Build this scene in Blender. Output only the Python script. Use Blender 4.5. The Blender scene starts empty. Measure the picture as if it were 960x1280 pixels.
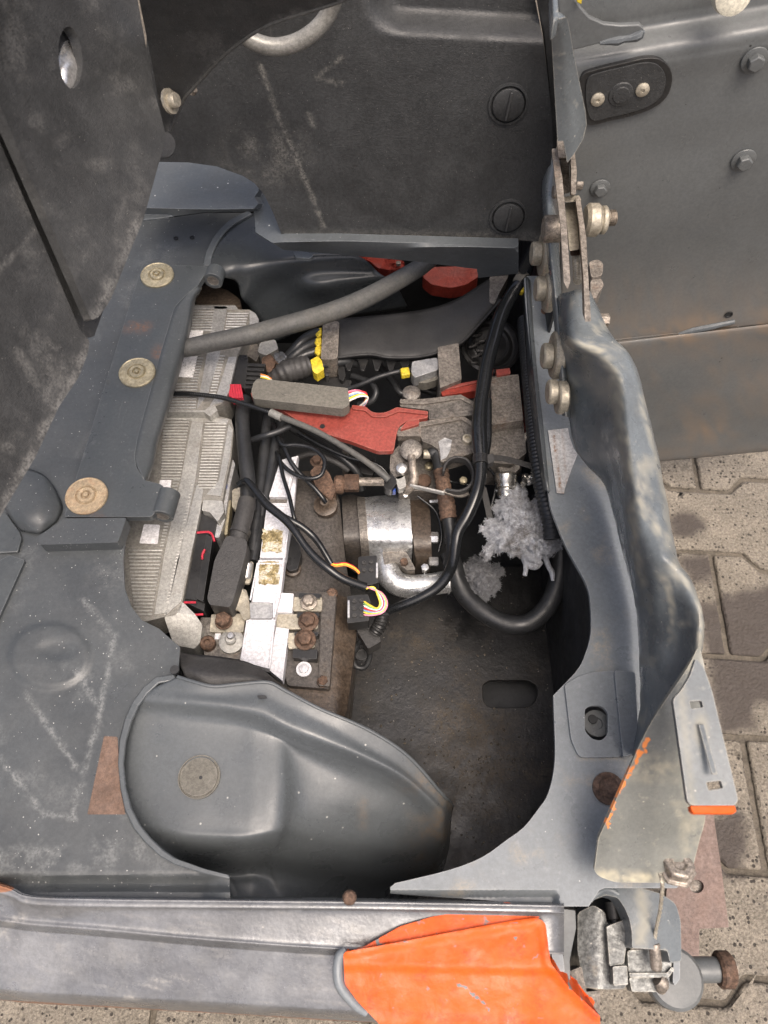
import bpy, bmesh, math, random
from mathutils import Vector, Matrix, noise
from mathutils.geometry import delaunay_2d_cdt
random.seed(7)
R = math.radians
sc = bpy.context.scene
COL = sc.collection

# ------------------------------------------------------------------ camera, sky, sun, exposure
CAMZ, TILT, F = 1.5, R(30), 924.0
cd = bpy.data.cameras.new('camera'); cam = bpy.data.objects.new('camera', cd); COL.objects.link(cam)
cam.location = (0, 0, CAMZ); cam.rotation_euler = (TILT, 0, 0)
cd.sensor_fit = 'AUTO'; cd.sensor_width = 36; cd.lens = 36 * F / 1280
cd.clip_start = .02; cd.clip_end = 500
cd.dof.use_dof = True; cd.dof.focus_distance = 1.12; cd.dof.aperture_fstop = 6.5
sc.camera = cam
SUN_EL, SUN_ROT = 68, 150          # hazy sun high behind the photographer's right shoulder
w = bpy.data.worlds.new('World'); sc.world = w; w.use_nodes = True
wn = w.node_tree.nodes; wn.clear()
sky = wn.new('ShaderNodeTexSky'); sky.sky_type = 'NISHITA'; sky.sun_disc = False
sky.sun_elevation = R(SUN_EL); sky.sun_rotation = R(SUN_ROT); sky.dust_density = 9.0; sky.air_density = .6; sky.ozone_density = .2
bg = wn.new('ShaderNodeBackground'); bg.inputs[1].default_value = .15
wo = wn.new('ShaderNodeOutputWorld')
w.node_tree.links.new(sky.outputs[0], bg.inputs[0]); w.node_tree.links.new(bg.outputs[0], wo.inputs[0])
sd_ = bpy.data.lights.new('sun', 'SUN'); sd_.energy = .7; sd_.angle = R(40); sd_.color = (1, .95, .88)
sun = bpy.data.objects.new('sun', sd_); COL.objects.link(sun)
sdir = Vector((math.sin(R(SUN_ROT)) * math.cos(R(SUN_EL)), math.cos(R(SUN_ROT)) * math.cos(R(SUN_EL)), math.sin(R(SUN_EL))))
sun.rotation_euler = sdir.to_track_quat('Z', 'Y').to_euler(); sun.location = sdir * 5
sc.view_settings.view_transform = 'Standard'; sc.view_settings.look = 'None'
sc.view_settings.exposure = 0.7; sc.view_settings.gamma = 1

# ------------------------------------------------------------------ helpers
CT, ST = math.cos(TILT), math.sin(TILT)
CAM = Vector((0, 0, CAMZ))
def ray(x, y):
    X = (x - 480) / F; Y = (640 - y) / F
    return Vector((X, Y * CT + ST, Y * ST - CT))
def P(x, y, z):
    d = ray(x, y); return CAM + d * ((z - CAMZ) / d.z)
def PP(x, y, p0, n):
    d = ray(x, y); return CAM + d * ((p0 - CAM).dot(n) / d.dot(n))
def mpp(x, y, z):                       # metres per photo pixel there
    d = ray(x, y); return (z - CAMZ) / d.z / F
V3 = lambda t: P(*t)

W = {}
def tagup(o, label, cat, group=None, kind=None):
    if label: o['label'] = label
    if cat: o['category'] = cat
    if group: o['group'] = group
    if kind: o['kind'] = kind
    return o
def thing(name, label, cat, loc, group=None):
    o = bpy.data.objects.new(name, None); COL.objects.link(o)
    o.empty_display_size = .02
    o.location = loc; W[o] = Vector(loc); return tagup(o, label, cat, group)
def fin(bm, name, m, parent=None, bev=0, smooth=38, recalc=True, seg=2, stuff=False):
    bmesh.ops.remove_doubles(bm, verts=bm.verts, dist=1e-6)
    if recalc: bmesh.ops.recalc_face_normals(bm, faces=bm.faces)
    if parent is not None: org = W[parent]
    else:
        xs = [v.co for v in bm.verts]
        lo = Vector((min(c.x for c in xs), min(c.y for c in xs), min(c.z for c in xs)))
        hi = Vector((max(c.x for c in xs), max(c.y for c in xs), max(c.z for c in xs)))
        org = (lo + hi) / 2; org.z = lo.z
    bmesh.ops.translate(bm, verts=bm.verts, vec=-org)
    me = bpy.data.meshes.new(name); bm.to_mesh(me); bm.free()
    me.shade_smooth(); me.set_sharp_from_angle(angle=R(smooth))
    me.materials.append(m)
    o = bpy.data.objects.new(name, me); COL.objects.link(o)
    W[o] = org
    if parent is not None: o.parent = parent
    else: o.location = org
    if bev:
        b = o.modifiers.new('bevel', 'BEVEL'); b.width = bev; b.segments = seg; b.limit_method = 'ANGLE'; b.angle_limit = R(40)
    if stuff: o['kind'] = 'stuff'
    return o

def crv(pts, n=6, closed=False):
    pts = [tuple(p) for p in pts]; N = len(pts); out = []
    rng = range(N if closed else N - 1)
    for i in rng:
        p1 = pts[i]; p2 = pts[(i + 1) % N]
        p0 = pts[i - 1] if (i > 0 or closed) else tuple(2 * a - b for a, b in zip(p1, p2))
        p3 = pts[(i + 2) % N] if (i + 2 < N or closed) else tuple(2 * b - a for a, b in zip(p1, p2))
        for k in range(n):
            t = k / n
            out.append(tuple(.5 * (2 * b + (c - a) * t + (2 * a - 5 * b + 4 * c - d) * t * t + (3 * b - a - 3 * c + d) * t ** 3)
                             for a, b, c, d in zip(p0, p1, p2, p3)))
    if not closed: out.append(pts[-1])
    return out
def rnd(pts, r, n=4):                    # polygon with rounded corners
    N = len(pts); out = []
    for i in range(N):
        a, b, c = Vector(pts[i - 1]), Vector(pts[i]), Vector(pts[(i + 1) % N])
        ri = r[i] if isinstance(r, (list, tuple)) else r
        l1, l2 = (a - b).length, (c - b).length
        ri = min(ri, l1 * .45, l2 * .45)
        if ri < .2: out.append(tuple(b)); continue
        p, q = b + (a - b) / l1 * ri, b + (c - b) / l2 * ri
        for k in range(n + 1):
            t = k / n
            out.append(tuple(p * (1 - t) ** 2 + b * 2 * t * (1 - t) + q * t * t))
    return out
def ell(cx, cy, rx, ry, n=20, rot=0):
    c, s = math.cos(R(rot)), math.sin(R(rot))
    return [(cx + rx * math.cos(a) * c - ry * math.sin(a) * s, cy + rx * math.cos(a) * s + ry * math.sin(a) * c) for a in [2 * math.pi * k / n for k in range(n)]]
def inside(x, y, poly):
    r = False; j = len(poly) - 1
    for i in range(len(poly)):
        xi, yi = poly[i]; xj, yj = poly[j]
        if (yi > y) != (yj > y) and x < (xj - xi) * (y - yi) / (yj - yi) + xi: r = not r
        j = i
    return r
def segd(x, y, a, b):
    ax, ay = a; bx, by = b; dx, dy = bx - ax, by - ay
    t = max(0, min(1, ((x - ax) * dx + (y - ay) * dy) / (dx * dx + dy * dy + 1e-9)))
    return math.hypot(x - ax - t * dx, y - ay - t * dy)
def lined(x, y, pts): return min(segd(x, y, pts[i], pts[i + 1]) for i in range(len(pts) - 1))
def sst(a, b, x):
    t = max(0, min(1, (x - a) / (b - a) if b != a else 0)); return t * t * (3 - 2 * t)
def resamp(poly, step):
    out = []
    for i in range(len(poly)):
        a, b = poly[i], poly[(i + 1) % len(poly)]
        n = max(1, int(math.hypot(b[0] - a[0], b[1] - a[1]) / step))
        for k in range(n): out.append((a[0] + (b[0] - a[0]) * k / n, a[1] + (b[1] - a[1]) * k / n))
    return out
def nz(x, y, s, seed=0): return noise.fractal(Vector((x / s, y / s, seed * 7.3)), 1.0, 2.0, 4)

def bm_sheet(bm, outline, f, th, holes=(), step=0, down=None, attr=None, edge_step=None):
    es = edge_step or step
    loops = [resamp(outline, es) if es else list(outline)] + [(resamp(h, es) if es else list(h)) for h in holes]
    co, ed = [], []
    for L in loops:
        s = len(co); co += [Vector(p) for p in L]
        ed += [(s + i, s + (i + 1) % len(L)) for i in range(len(L))]
    if step:
        xs = [p[0] for p in outline]; ys = [p[1] for p in outline]
        bnd = [tuple(c) for c in co]
        cell = {}
        for b in bnd: cell.setdefault((int(b[0] // step), int(b[1] // step)), []).append(b)
        y = min(ys); row = 0
        while y < max(ys):
            x = min(xs) + (step / 2 if row % 2 else 0)
            while x < max(xs):
                if inside(x, y, loops[0]) and not any(inside(x, y, h) for h in loops[1:]):
                    ci, cj = int(x // step), int(y // step); ok = True
                    for i in (-1, 0, 1):
                        for j in (-1, 0, 1):
                            for b in cell.get((ci + i, cj + j), ()):
                                if math.hypot(b[0] - x, b[1] - y) < step * .45: ok = False
                    if ok: co.append(Vector((x + step * .12 * math.sin(x * 12.9 + y * 78.2), y + step * .12 * math.sin(x * 39.3 + y * 11.1))))
                x += step
            y += step * .87; row += 1
    vs, es_, fs, _, _, _ = delaunay_2d_cdt(co, ed, [], 0, 1e-5)
    tri = []
    for t in fs:
        if abs((vs[t[1]] - vs[t[0]]).cross(vs[t[2]] - vs[t[0]])) < 1e-7 * max(1e-9, (max(p[0] for p in outline) - min(p[0] for p in outline))) ** 2: continue
        c = sum((vs[i] for i in t), Vector((0, 0))) / len(t)
        if inside(c.x, c.y, loops[0]) and not any(inside(c.x, c.y, h) for h in loops[1:]): tri.append(t)
    top = [f(v.x, v.y) for v in vs]
    # normals toward the camera
    nrm = [Vector() for _ in top]
    for q_, t in enumerate(tri):
        n = (top[t[1]] - top[t[0]]).cross(top[t[2]] - top[t[0]])
        if n.dot(CAM - top[t[0]]) < 0: n = -n; t = tri[q_] = list(reversed(t))
        for i in t: nrm[i] += n
    used = sorted({i for t in tri for i in t}); idx = {}
    lay = bm.verts.layers.float.get('stain') or bm.verts.layers.float.new('stain')
    lay2 = bm.verts.layers.float.get('wear') or bm.verts.layers.float.new('wear')
    A = {}; B = {}
    for i in used:
        n = nrm[i].normalized()
        A[i] = bm.verts.new(top[i]); d = down if down is not None else -n
        if th: B[i] = bm.verts.new(top[i] + d * th)
        if attr:
            r = attr(vs[i].x, vs[i].y); r = r if isinstance(r, tuple) else (r, 0)
            for q in (A, B):
                if i in q: q[i][lay] = r[0]; q[i][lay2] = r[1]
    cnt = {}
    for t in tri:
        try: bm.faces.new([A[i] for i in t])
        except ValueError: continue
        if th: bm.faces.new([B[i] for i in reversed(t)])
        for k in range(len(t)):
            a, b = t[k], t[(k + 1) % len(t)]
            cnt.setdefault((min(a, b), max(a, b)), []).append((a, b))
    if th:
        for e in cnt.values():
            if len(e) == 1:
                a, b = e[0]
                try: bm.faces.new((A[b], A[a], B[a], B[b]))
                except ValueError: pass
def zf(z): return (lambda x, y: P(x, y, z(x, y))) if callable(z) else (lambda x, y: P(x, y, z))
def sheet(name, outline, z, m, parent=None, th=.003, holes=(), step=0, bev=.0012, attr=None, down=None, smooth=38, f=None, edge_step=None):
    bm = bmesh.new(); bm_sheet(bm, outline, f or zf(z), th, holes, step, down, attr, edge_step)
    return fin(bm, name, m, parent, bev, smooth, recalc=not th)
DOWN = Vector((0, 0, -1))
def blk(name, outline, z, h, m, parent=None, bev=.0015, r=0, holes=(), step=0, attr=None):
    if r: outline = rnd(outline, r)
    return sheet(name, outline, z, m, parent, h, holes, step, bev, attr, DOWN)
def loft(name, rows, m, parent=None, th=.003, n=6, closed_u=False, attr=None, bev=0, smooth=60, f=P):
    """rows of (px,py,z) control points -> smooth sheet with thickness"""
    R_ = [crv(r, n, closed_u) for r in rows]
    cols = len(R_[0]); G = []
    colsamp = [crv([R_[i][j] for i in range(len(R_))], n) for j in range(cols)]
    nr = len(colsamp[0])
    pts = [[f(*colsamp[j][i]) for j in range(cols)] for i in range(nr)]
    bm = bmesh.new()
    l1 = bm.verts.layers.float.new('stain'); l2 = bm.verts.layers.float.new('wear')
    T = [[bm.verts.new(p) for p in r] for r in pts]
    if attr:
        for i in range(nr):
            for j in range(cols):
                r = attr(colsamp[j][i][0], colsamp[j][i][1]); r = r if isinstance(r, tuple) else (r, 0)
                T[i][j][l1] = r[0]; T[i][j][l2] = r[1]
    for i in range(nr - 1):
        for j in range(cols - (0 if closed_u else 1)):
            k = (j + 1) % cols
            bm.faces.new((T[i][j], T[i][k], T[i + 1][k], T[i + 1][j]))
    bmesh.ops.recalc_face_normals(bm, faces=bm.faces)
    f0 = max(bm.faces, key=lambda q: q.calc_area())
    if f0.normal.dot(CAM - f0.calc_center_median()) < 0: bmesh.ops.reverse_faces(bm, faces=bm.faces)
    o = fin(bm, name, m, parent, 0, smooth, recalc=False)
    if th:
        s = o.modifiers.new('thickness', 'SOLIDIFY'); s.thickness = th; s.offset = -1
    return o

def bm_tube(bm, pts, rad, seg=10, cap=True):
    N = len(pts); rad = rad if isinstance(rad, (list, tuple)) else [rad] * N
    T = [(pts[min(i + 1, N - 1)] - pts[max(i - 1, 0)]).normalized() for i in range(N)]
    u = T[0].orthogonal().normalized(); rings = []
    for i in range(N):
        u = (u - T[i] * u.dot(T[i])).normalized(); v = T[i].cross(u)
        rings.append([bm.verts.new(pts[i] + (u * math.cos(a) + v * math.sin(a)) * rad[i]) for a in [2 * math.pi * k / seg for k in range(seg)]])
    for i in range(N - 1):
        for k in range(seg):
            bm.faces.new((rings[i][k], rings[i][(k + 1) % seg], rings[i + 1][(k + 1) % seg], rings[i + 1][k]))
    if cap:
        bm.faces.new(list(reversed(rings[0]))); bm.faces.new(rings[-1])
def bm_cable(bm, pts, rpx, n=6, seg=10, ridge=None):
    """pts (px,py,z); rpx radius in photo pixels (number or list per control point)"""
    if not isinstance(rpx, (list, tuple)): rpx = [rpx] * len(pts)
    c = crv([tuple(p) + (r,) for p, r in zip(pts, rpx)], n)
    p3 = [P(a, b, z) for a, b, z, r in c]; rr = [max(.0002, r * mpp(a, b, z)) for a, b, z, r in c]
    if ridge:
        pitch, amp = ridge
        q, rq = [], []; L = 0
        for i in range(len(p3) - 1):
            d = (p3[i + 1] - p3[i]).length; k = max(1, int(d / (pitch / 6)))
            for j in range(k):
                t = j / k; q.append(p3[i].lerp(p3[i + 1], t))
                rq.append((rr[i] * (1 - t) + rr[i + 1] * t) * (1 + amp * math.sin((L + d * t) / pitch * 2 * math.pi)))
            L += d
        p3, rr = q, rq
    bm_tube(bm, p3, rr, seg)
def cable(name, pts, rpx, m, parent=None, n=6, seg=10, ridge=None):
    bm = bmesh.new(); bm_cable(bm, pts, rpx, n, seg, ridge); return fin(bm, name, m, parent, 0, 50)
def bm_lathe(bm, p, axis, prof, seg=20, rot=0.0):
    axis = axis.normalized(); u = axis.orthogonal().normalized()
    # keep hexagons turned the same way about the axis
    u = Matrix.Rotation(rot, 3, axis) @ u; v = axis.cross(u); rings = []
    for r, h in prof:
        if r < 1e-6: rings.append([bm.verts.new(p + axis * h)])
        else: rings.append([bm.verts.new(p + axis * h + (u * math.cos(a) + v * math.sin(a)) * r) for a in [2 * math.pi * k / seg for k in range(seg)]])
    for a, b in zip(rings, rings[1:]):
        for k in range(seg):
            l = (k + 1) % seg
            if len(a) == 1 and len(b) == 1: continue
            if len(a) == 1: bm.faces.new((a[0], b[l], b[k]))
            elif len(b) == 1: bm.faces.new((a[k], a[l], b[0]))
            else: bm.faces.new((a[k], a[l], b[l], b[k]))
    for rg, rv in ((rings[0], True), (rings[-1], False)):
        if len(rg) > 2: bm.faces.new(list(reversed(rg)) if rv else rg)
def lathe(name, p, axis, prof, m, parent=None, seg=20, smooth=38, bev=0, rot=0.0):
    bm = bmesh.new(); bm_lathe(bm, p, axis, prof, seg, rot); return fin(bm, name, m, parent, bev, smooth)
UP = Vector((0, 0, 1))
def bolt(name, p, r, m, parent=None, axis=UP, washer=1.5, h=None, socket=False, stud=0, mw=None):
    """hex bolt: washer > hex head (> stud end)"""
    h = h or r * .9
    bm = bmesh.new(); wr = r * washer; t = r * .22
    bm_lathe(bm, p, axis, [(wr, 0), (wr, t * .8), (wr * .96, t)], 24)
    if socket: bm_lathe(bm, p + axis.normalized() * t, axis, [(r, 0), (r, h * .9), (r * .93, h), (r * .55, h), (r * .5, h * .45), (0, h * .45)], 20)
    else: bm_lathe(bm, p + axis.normalized() * t, axis, [(r * .98, 0), (r, h * .1), (r, h * .85), (r * .86, h), (0, h * 1.02)], 6, rot=random.random())
    if stud: bm_lathe(bm, p + axis.normalized() * (t + h), axis, [(r * .5, 0), (r * .5, stud * .9), (r * .4, stud), (0, stud)], 14)
    return fin(bm, name, m, parent, r * .06, 38)
def boxbar(bm, a, b, wdt, th, up=UP):      # a bar of rectangular section between 3D points
    d = (b - a).normalized(); s = d.cross(up).normalized(); u = s.cross(d)
    q = [bm.verts.new(p + s * i * wdt / 2 + u * j * th / 2) for p in (a, b) for i, j in ((-1, -1), (1, -1), (1, 1), (-1, 1))]
    for f in ((0, 1, 2, 3), (7, 6, 5, 4), (0, 4, 5, 1), (1, 5, 6, 2), (2, 6, 7, 3), (3, 7, 4, 0)): bm.faces.new([q[i] for i in f])
def ribbon(name, pts, wpx, thick, m, parent=None, n=6, up=UP):
    """flat strap through (px,py,z) points, wpx wide across"""
    c = crv(pts, n); p3 = [P(*q) for q in c]; bm = bmesh.new(); rings = []
    for i, p in enumerate(p3):
        d = (p3[min(i + 1, len(p3) - 1)] - p3[max(i - 1, 0)]).normalized(); s = d.cross(up).normalized(); u = s.cross(d)
        hw = wpx * mpp(*c[i]) / 2
        rings.append([bm.verts.new(p + s * a * hw + u * b * thick / 2) for a, b in ((-1, -1), (1, -1), (1, 1), (-1, 1))])
    for a, b in zip(rings, rings[1:]):
        for k in range(4): bm.faces.new((a[k], a[(k + 1) % 4], b[(k + 1) % 4], b[k]))
    bm.faces.new(list(reversed(rings[0]))); bm.faces.new(rings[-1])
    return fin(bm, name, m, parent, thick * .2, 30)

# ------------------------------------------------------------------ materials
def mat(name, base, rough=.5, metal=0, var=.2, vs=9, dirt=None, da=.45, ds=5, dsh=.25, speck=None, sdn=.06, ss=260,
        bump=.15, bs=350, bd=.0006, stain=None, stain_r=.9, wear=None, scr=None, scr_amt=.3, coat=0, srot=0, spec=.5, rvar=.15, big=0, sscale=60, mott=.22, smax=.26, edge=None, edge_r=.0022, solid=False, spow=3.):
    m = bpy.data.materials.new(name); m.use_nodes = True; nt = m.node_tree; N = nt.nodes; L = nt.links; N.clear()
    out = N.new('ShaderNodeOutputMaterial'); b = N.new('ShaderNodeBsdfPrincipled'); L.new(b.outputs[0], out.inputs[0])
    tc = N.new('ShaderNodeTexCoord'); co = tc.outputs['Object']
    def noi(s, d=6, ro=.6, vec=None, dist=0):
        n = N.new('ShaderNodeTexNoise'); n.inputs['Scale'].default_value = s; n.inputs['Detail'].default_value = d
        n.inputs['Roughness'].default_value = ro; n.inputs['Distortion'].default_value = dist; L.new(vec or co, n.inputs['Vector']); return n.outputs['Fac']
    def rng(x, a, c, lo=0., hi=1.):
        n = N.new('ShaderNodeMapRange'); n.interpolation_type = 'SMOOTHSTEP'
        n.inputs[1].default_value = a; n.inputs[2].default_value = c; n.inputs[3].default_value = lo; n.inputs[4].default_value = hi; L.new(x, n.inputs[0]); return n.outputs[0]
    def mix(fac, a, c):
        n = N.new('ShaderNodeMix'); n.data_type = 'RGBA'
        if isinstance(fac, float): n.inputs[0].default_value = fac
        else: L.new(fac, n.inputs[0])
        for i, q in ((6, a), (7, c)):
            if isinstance(q, tuple): n.inputs[i].default_value = (*q[:3], 1)
            else: L.new(q, n.inputs[i])
        return n.outputs[2]
    def mth(op, a, c):
        n = N.new('ShaderNodeMath'); n.operation = op
        for i, q in ((0, a), (1, c)):
            if isinstance(q, (int, float)): n.inputs[i].default_value = q
            else: L.new(q, n.inputs[i])
        return n.outputs[0]
    n1 = noi(vs, 8, .65)
    c = mix(rng(n1, .3, .7), tuple(x * (1 - var) for x in base), tuple(min(1, x * (1 + var)) for x in base))
    rgh = rng(noi(vs * 2.3, 5), .3, .7, max(.02, rough - rvar), min(1, rough + rvar))
    if mott:
        mq = mth('ADD', mth('MULTIPLY', noi(210, 3, .6), .6), mth('MULTIPLY', noi(620, 2, .6), .4))
        mq = rng(mq, .36, .64, 1 - mott, 1 + mott)
        vm = N.new('ShaderNodeVectorMath'); vm.operation = 'SCALE'; L.new(c, vm.inputs[0]); L.new(mq, vm.inputs['Scale']); c = vm.outputs[0]
    if dirt:
        d = rng(noi(ds, 10, .72), .5 + .25 - da * .5, .5 + .25 - da * .5 + dsh)
        d = mth('MULTIPLY', d, rng(noi(ds * 9, 6, .7), .25, .6, .35, 1.))
        c = mix(d, c, dirt); rgh = mth('ADD', rgh, mth('MULTIPLY', d, .25))
    if scr:
        mp = N.new('ShaderNodeMapping'); L.new(co, mp.inputs[0]); mp.inputs['Rotation'].default_value = (0, 0, srot); mp.inputs['Scale'].default_value = (90, 6, 6)
        s = rng(noi(1.6, 6, .7, mp.outputs[0], .6), .60, .72); s = mth('MULTIPLY', s, rng(noi(7, 4), .45, .65, 0, scr_amt)); c = mix(s, c, scr)
    if speck:
        vo = N.new('ShaderNodeTexVoronoi'); vo.inputs['Scale'].default_value = ss; L.new(co, vo.inputs['Vector'])
        wn_ = N.new('ShaderNodeSeparateColor'); L.new(vo.outputs['Color'], wn_.inputs[0])
        pres = rng(wn_.outputs[0], 1 - sdn, 1 - sdn * .8); size = rng(mth('POWER', wn_.outputs[1], spow), 0, 1, .07, smax)
        dd = mth('LESS_THAN', vo.outputs['Distance'], size); c = mix(mth('MULTIPLY', pres, dd), c, speck)
    if stain:
        a = N.new('ShaderNodeAttribute'); a.attribute_name = 'stain'
        k = mth('MULTIPLY', a.outputs['Fac'], rng(noi(sscale, 8, .75), .34, .62, .05, 1.0)); k = a.outputs['Fac'] if solid else mth('MULTIPLY', k, rng(noi(330, 4, .7), .36, .58, .15, 1.0))
        c = mix(k, c, stain); rgh = mth('ADD', rgh, mth('MULTIPLY', k, stain_r - rough))
    if wear:
        a = N.new('ShaderNodeAttribute'); a.attribute_name = 'wear'
        k = rng(mth('ADD', a.outputs['Fac'], mth('MULTIPLY', noi(70, 8, .7), .8)), .82, .98); c = mix(k, c, wear)
    if edge:
        bv = N.new('ShaderNodeBevel'); bv.samples = 4; bv.inputs[0].default_value = edge_r
        ge = N.new('ShaderNodeNewGeometry'); dp = N.new('ShaderNodeVectorMath'); dp.operation = 'DOT_PRODUCT'
        L.new(bv.outputs[0], dp.inputs[0]); L.new(ge.outputs['Normal'], dp.inputs[1])
        e = mth('SUBTRACT', 1., dp.outputs['Value']); e = rng(mth('ADD', e, mth('MULTIPLY', rng(noi(90, 6, .7), .3, .7, -.10, .10), 1.)), .06, .16)
        e = mth('MULTIPLY', e, .75); c = mix(e, c, edge)
    L.new(c, b.inputs['Base Color']); L.new(rgh, b.inputs['Roughness']); b.inputs['Metallic'].default_value = metal
    b.inputs['Specular IOR Level'].default_value = spec
    if coat: b.inputs['Coat Weight'].default_value = coat; b.inputs['Coat Roughness'].default_value = .2
    if bump:
        bp = N.new('ShaderNodeBump'); bp.inputs['Strength'].default_value = bump; bp.inputs['Distance'].default_value = bd * 1.8
        h = noi(bs, 4, .6)
        if big: h = mth('ADD', h, mth('MULTIPLY', noi(bs / 14, 5, .6), big))
        L.new(h, bp.inputs['Height']); L.new(bp.outputs[0], b.inputs['Normal'])
    return m
DUST = (.30, .27, .22)
M = {}
M['pan'] = mat('dark_grey_paint', (.060, .066, .069), .42, var=.12, dirt=(.15, .14, .125), da=.30, ds=6, speck=(.42, .42, .40), sdn=.30, ss=260, smax=.2, bump=.12, bs=420, stain=(.34, .35, .34), wear=(.26, .115, .065), mott=.09)
M['bracket'] = mat('bracket_grey_paint', (.060, .067, .070), .40, var=.08, dirt=(.17, .15, .125), da=.14, ds=9, speck=(.3, .29, .27), sdn=.06, ss=260, bump=.06, bs=300, scr=(.25, .25, .24), scr_amt=.25, stain=(.22, .10, .05), edge=(.17, .18, .18), mott=.09)
M['deck'] = mat('grey_deck_paint', (.165, .182, .193), .38, var=.10, dirt=(.32, .29, .24), da=.25, ds=8, speck=(.5, .5, .48), sdn=.05, ss=210, bump=.08, bs=300, stain=(.36, .31, .23), wear=(.45, .17, .05), edge=(.34, .35, .35), mott=.09)
M['door'] = mat('worn_grey_door_paint', (.118, .134, .142), .30, var=.14, dirt=(.30, .28, .23), da=.33, ds=14, bump=.1, bs=200, solid=True, stain=(.34, .325, .265), wear=(.75, .24, .05), speck=(.5, .48, .42), sdn=.06, ss=300, edge=(.42, .40, .34), mott=.09)
M['panel'] = mat('side_panel_paint', (.110, .117, .117), .40, var=.08, dirt=(.2, .18, .15), da=.12, ds=5, speck=(.02, .02, .02), sdn=.02, ss=150, bump=.06, bs=300, solid=True, stain=(.185, .145, .108), stain_r=.55, mott=.09)
M['tub'] = mat('smooth_tub_paint', (.082, .091, .096), .36, var=.07, dirt=(.14, .125, .10), da=.2, ds=7, speck=(.35, .35, .33), sdn=.05, ss=200, bump=.22, bs=480, bd=.0004, stain=(.16, .115, .07), mott=.09)
M['gloss_tub'] = mat('glossy_housing_plastic', (.045, .051, .055), .30, var=.1, dirt=(.1, .1, .095), da=.2, bump=.25, bs=330, bd=.0005, rvar=.08, mott=.09)
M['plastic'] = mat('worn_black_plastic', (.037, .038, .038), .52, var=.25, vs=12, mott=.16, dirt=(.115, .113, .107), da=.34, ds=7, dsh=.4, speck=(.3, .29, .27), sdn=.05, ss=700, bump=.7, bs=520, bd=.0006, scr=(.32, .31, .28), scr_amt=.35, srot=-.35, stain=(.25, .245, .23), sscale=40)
M['kick'] = mat('grained_black_plastic', (.033, .0345, .035), .5, var=.22, vs=11, dirt=(.085, .083, .076), da=.34, ds=6, dsh=.4, speck=(.26, .25, .23), sdn=.06, ss=650, bump=.8, bs=480, bd=.0006, scr=(.22, .21, .19), scr_amt=.25, srot=.3, stain=(.27, .26, .23), sscale=70)
M['rail'] = mat('rail_grey_paint', (.082, .092, .098), .45, var=.08, dirt=(.13, .13, .125), da=.25, speck=(.6, .6, .58), sdn=.05, ss=180, bump=.06, edge=(.2, .22, .235), mott=.09)
M['alu'] = mat('cast_aluminium', (.44, .44, .435), .44, .6, var=.10, vs=16, dirt=(.23, .215, .185), da=.3, ds=9, bump=.35, bs=500, bd=.0004)
M['alu2'] = mat('dusty_cast_aluminium', (.40, .395, .37), .5, .5, var=.12, vs=12, dirt=(.22, .20, .165), da=.42, ds=8, bump=.4, bs=500, bd=.0004, edge=(.52, .51, .48))
M['silver'] = mat('oily_silver_casting', (.66, .67, .67), .34, .8, var=.12, vs=30, dirt=(.06, .05, .04), da=.28, ds=22, dsh=.12, bump=.35, bs=220, bd=.0008)
M['zinc'] = mat('dull_zinc_plating', (.42, .385, .31), .55, .6, var=.22, vs=40, dirt=(.24, .17, .10), da=.35, ds=25, bump=.3, bs=300)
M['gold'] = mat('yellow_passivated_washer', (.42, .37, .25), .46, .6, var=.2, vs=50, dirt=(.22, .19, .13), da=.5, ds=30, bump=.5, bs=260, bd=.0005, speck=(.14, .12, .08), sdn=.2, ss=500)
M['rustwasher'] = mat('rusty_washer', (.40, .31, .20), .7, .25, var=.22, vs=60, dirt=(.33, .16, .08), da=.5, ds=30, bump=.6, bs=260, bd=.0007, speck=(.22, .12, .07), sdn=.3, ss=500)
M['rust'] = mat('brown_rust', (.105, .064, .043), .75, .15, mott=.4, var=.45, vs=50, dirt=(.09, .06, .045), da=.5, ds=30, bump=.8, bs=260, bd=.001)
M['rustlight'] = mat('pale_rusty_steel', (.29, .255, .215), .5, .55, mott=.4, var=.3, vs=60, dirt=(.20, .115, .075), da=.42, ds=26, bump=.5, bs=260, bd=.0006, speck=(.6, .55, .45), sdn=.2, ss=400)
M['steel'] = mat('greasy_bare_steel', (.175, .160, .142), .5, .5, mott=.4, var=.3, vs=40, dirt=(.13, .085, .05), da=.45, ds=20, bump=.7, bs=240, bd=.0008, speck=(.33, .3, .25), sdn=.25, ss=500, edge=(.36, .33, .29))
M['brownsteel'] = mat('brown_flaked_steel', (.185, .165, .142), .62, .3, mott=.4, var=.3, vs=50, dirt=(.15, .08, .045), da=.45, ds=24, bump=.8, bs=280, bd=.0008, speck=(.08, .06, .05), sdn=.25, ss=500, edge=(.34, .30, .26))
M['motor'] = mat('oily_motor_casing', (.075, .067, .060), .5, .2, mott=.38, var=.2, vs=14, dirt=(.10, .065, .035), da=.5, ds=10, bump=.5, bs=260, bd=.0006, speck=(.2, .18, .15), sdn=.08, ss=400)
M['oilbrown'] = mat('oil_stained_brown', (.070, .052, .038), .42, .1, mott=.4, var=.3, vs=18, dirt=(.05, .04, .03), da=.5, ds=14, bump=.5, bs=200, bd=.0008)
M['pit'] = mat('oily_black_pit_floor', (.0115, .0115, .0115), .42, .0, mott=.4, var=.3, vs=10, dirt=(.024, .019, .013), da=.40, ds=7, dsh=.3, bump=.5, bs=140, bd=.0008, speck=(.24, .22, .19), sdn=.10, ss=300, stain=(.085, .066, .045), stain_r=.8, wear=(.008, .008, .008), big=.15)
M['dark'] = mat('black_chassis_paint', (.018, .019, .020), .55, var=.2, bump=.1)
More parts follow.
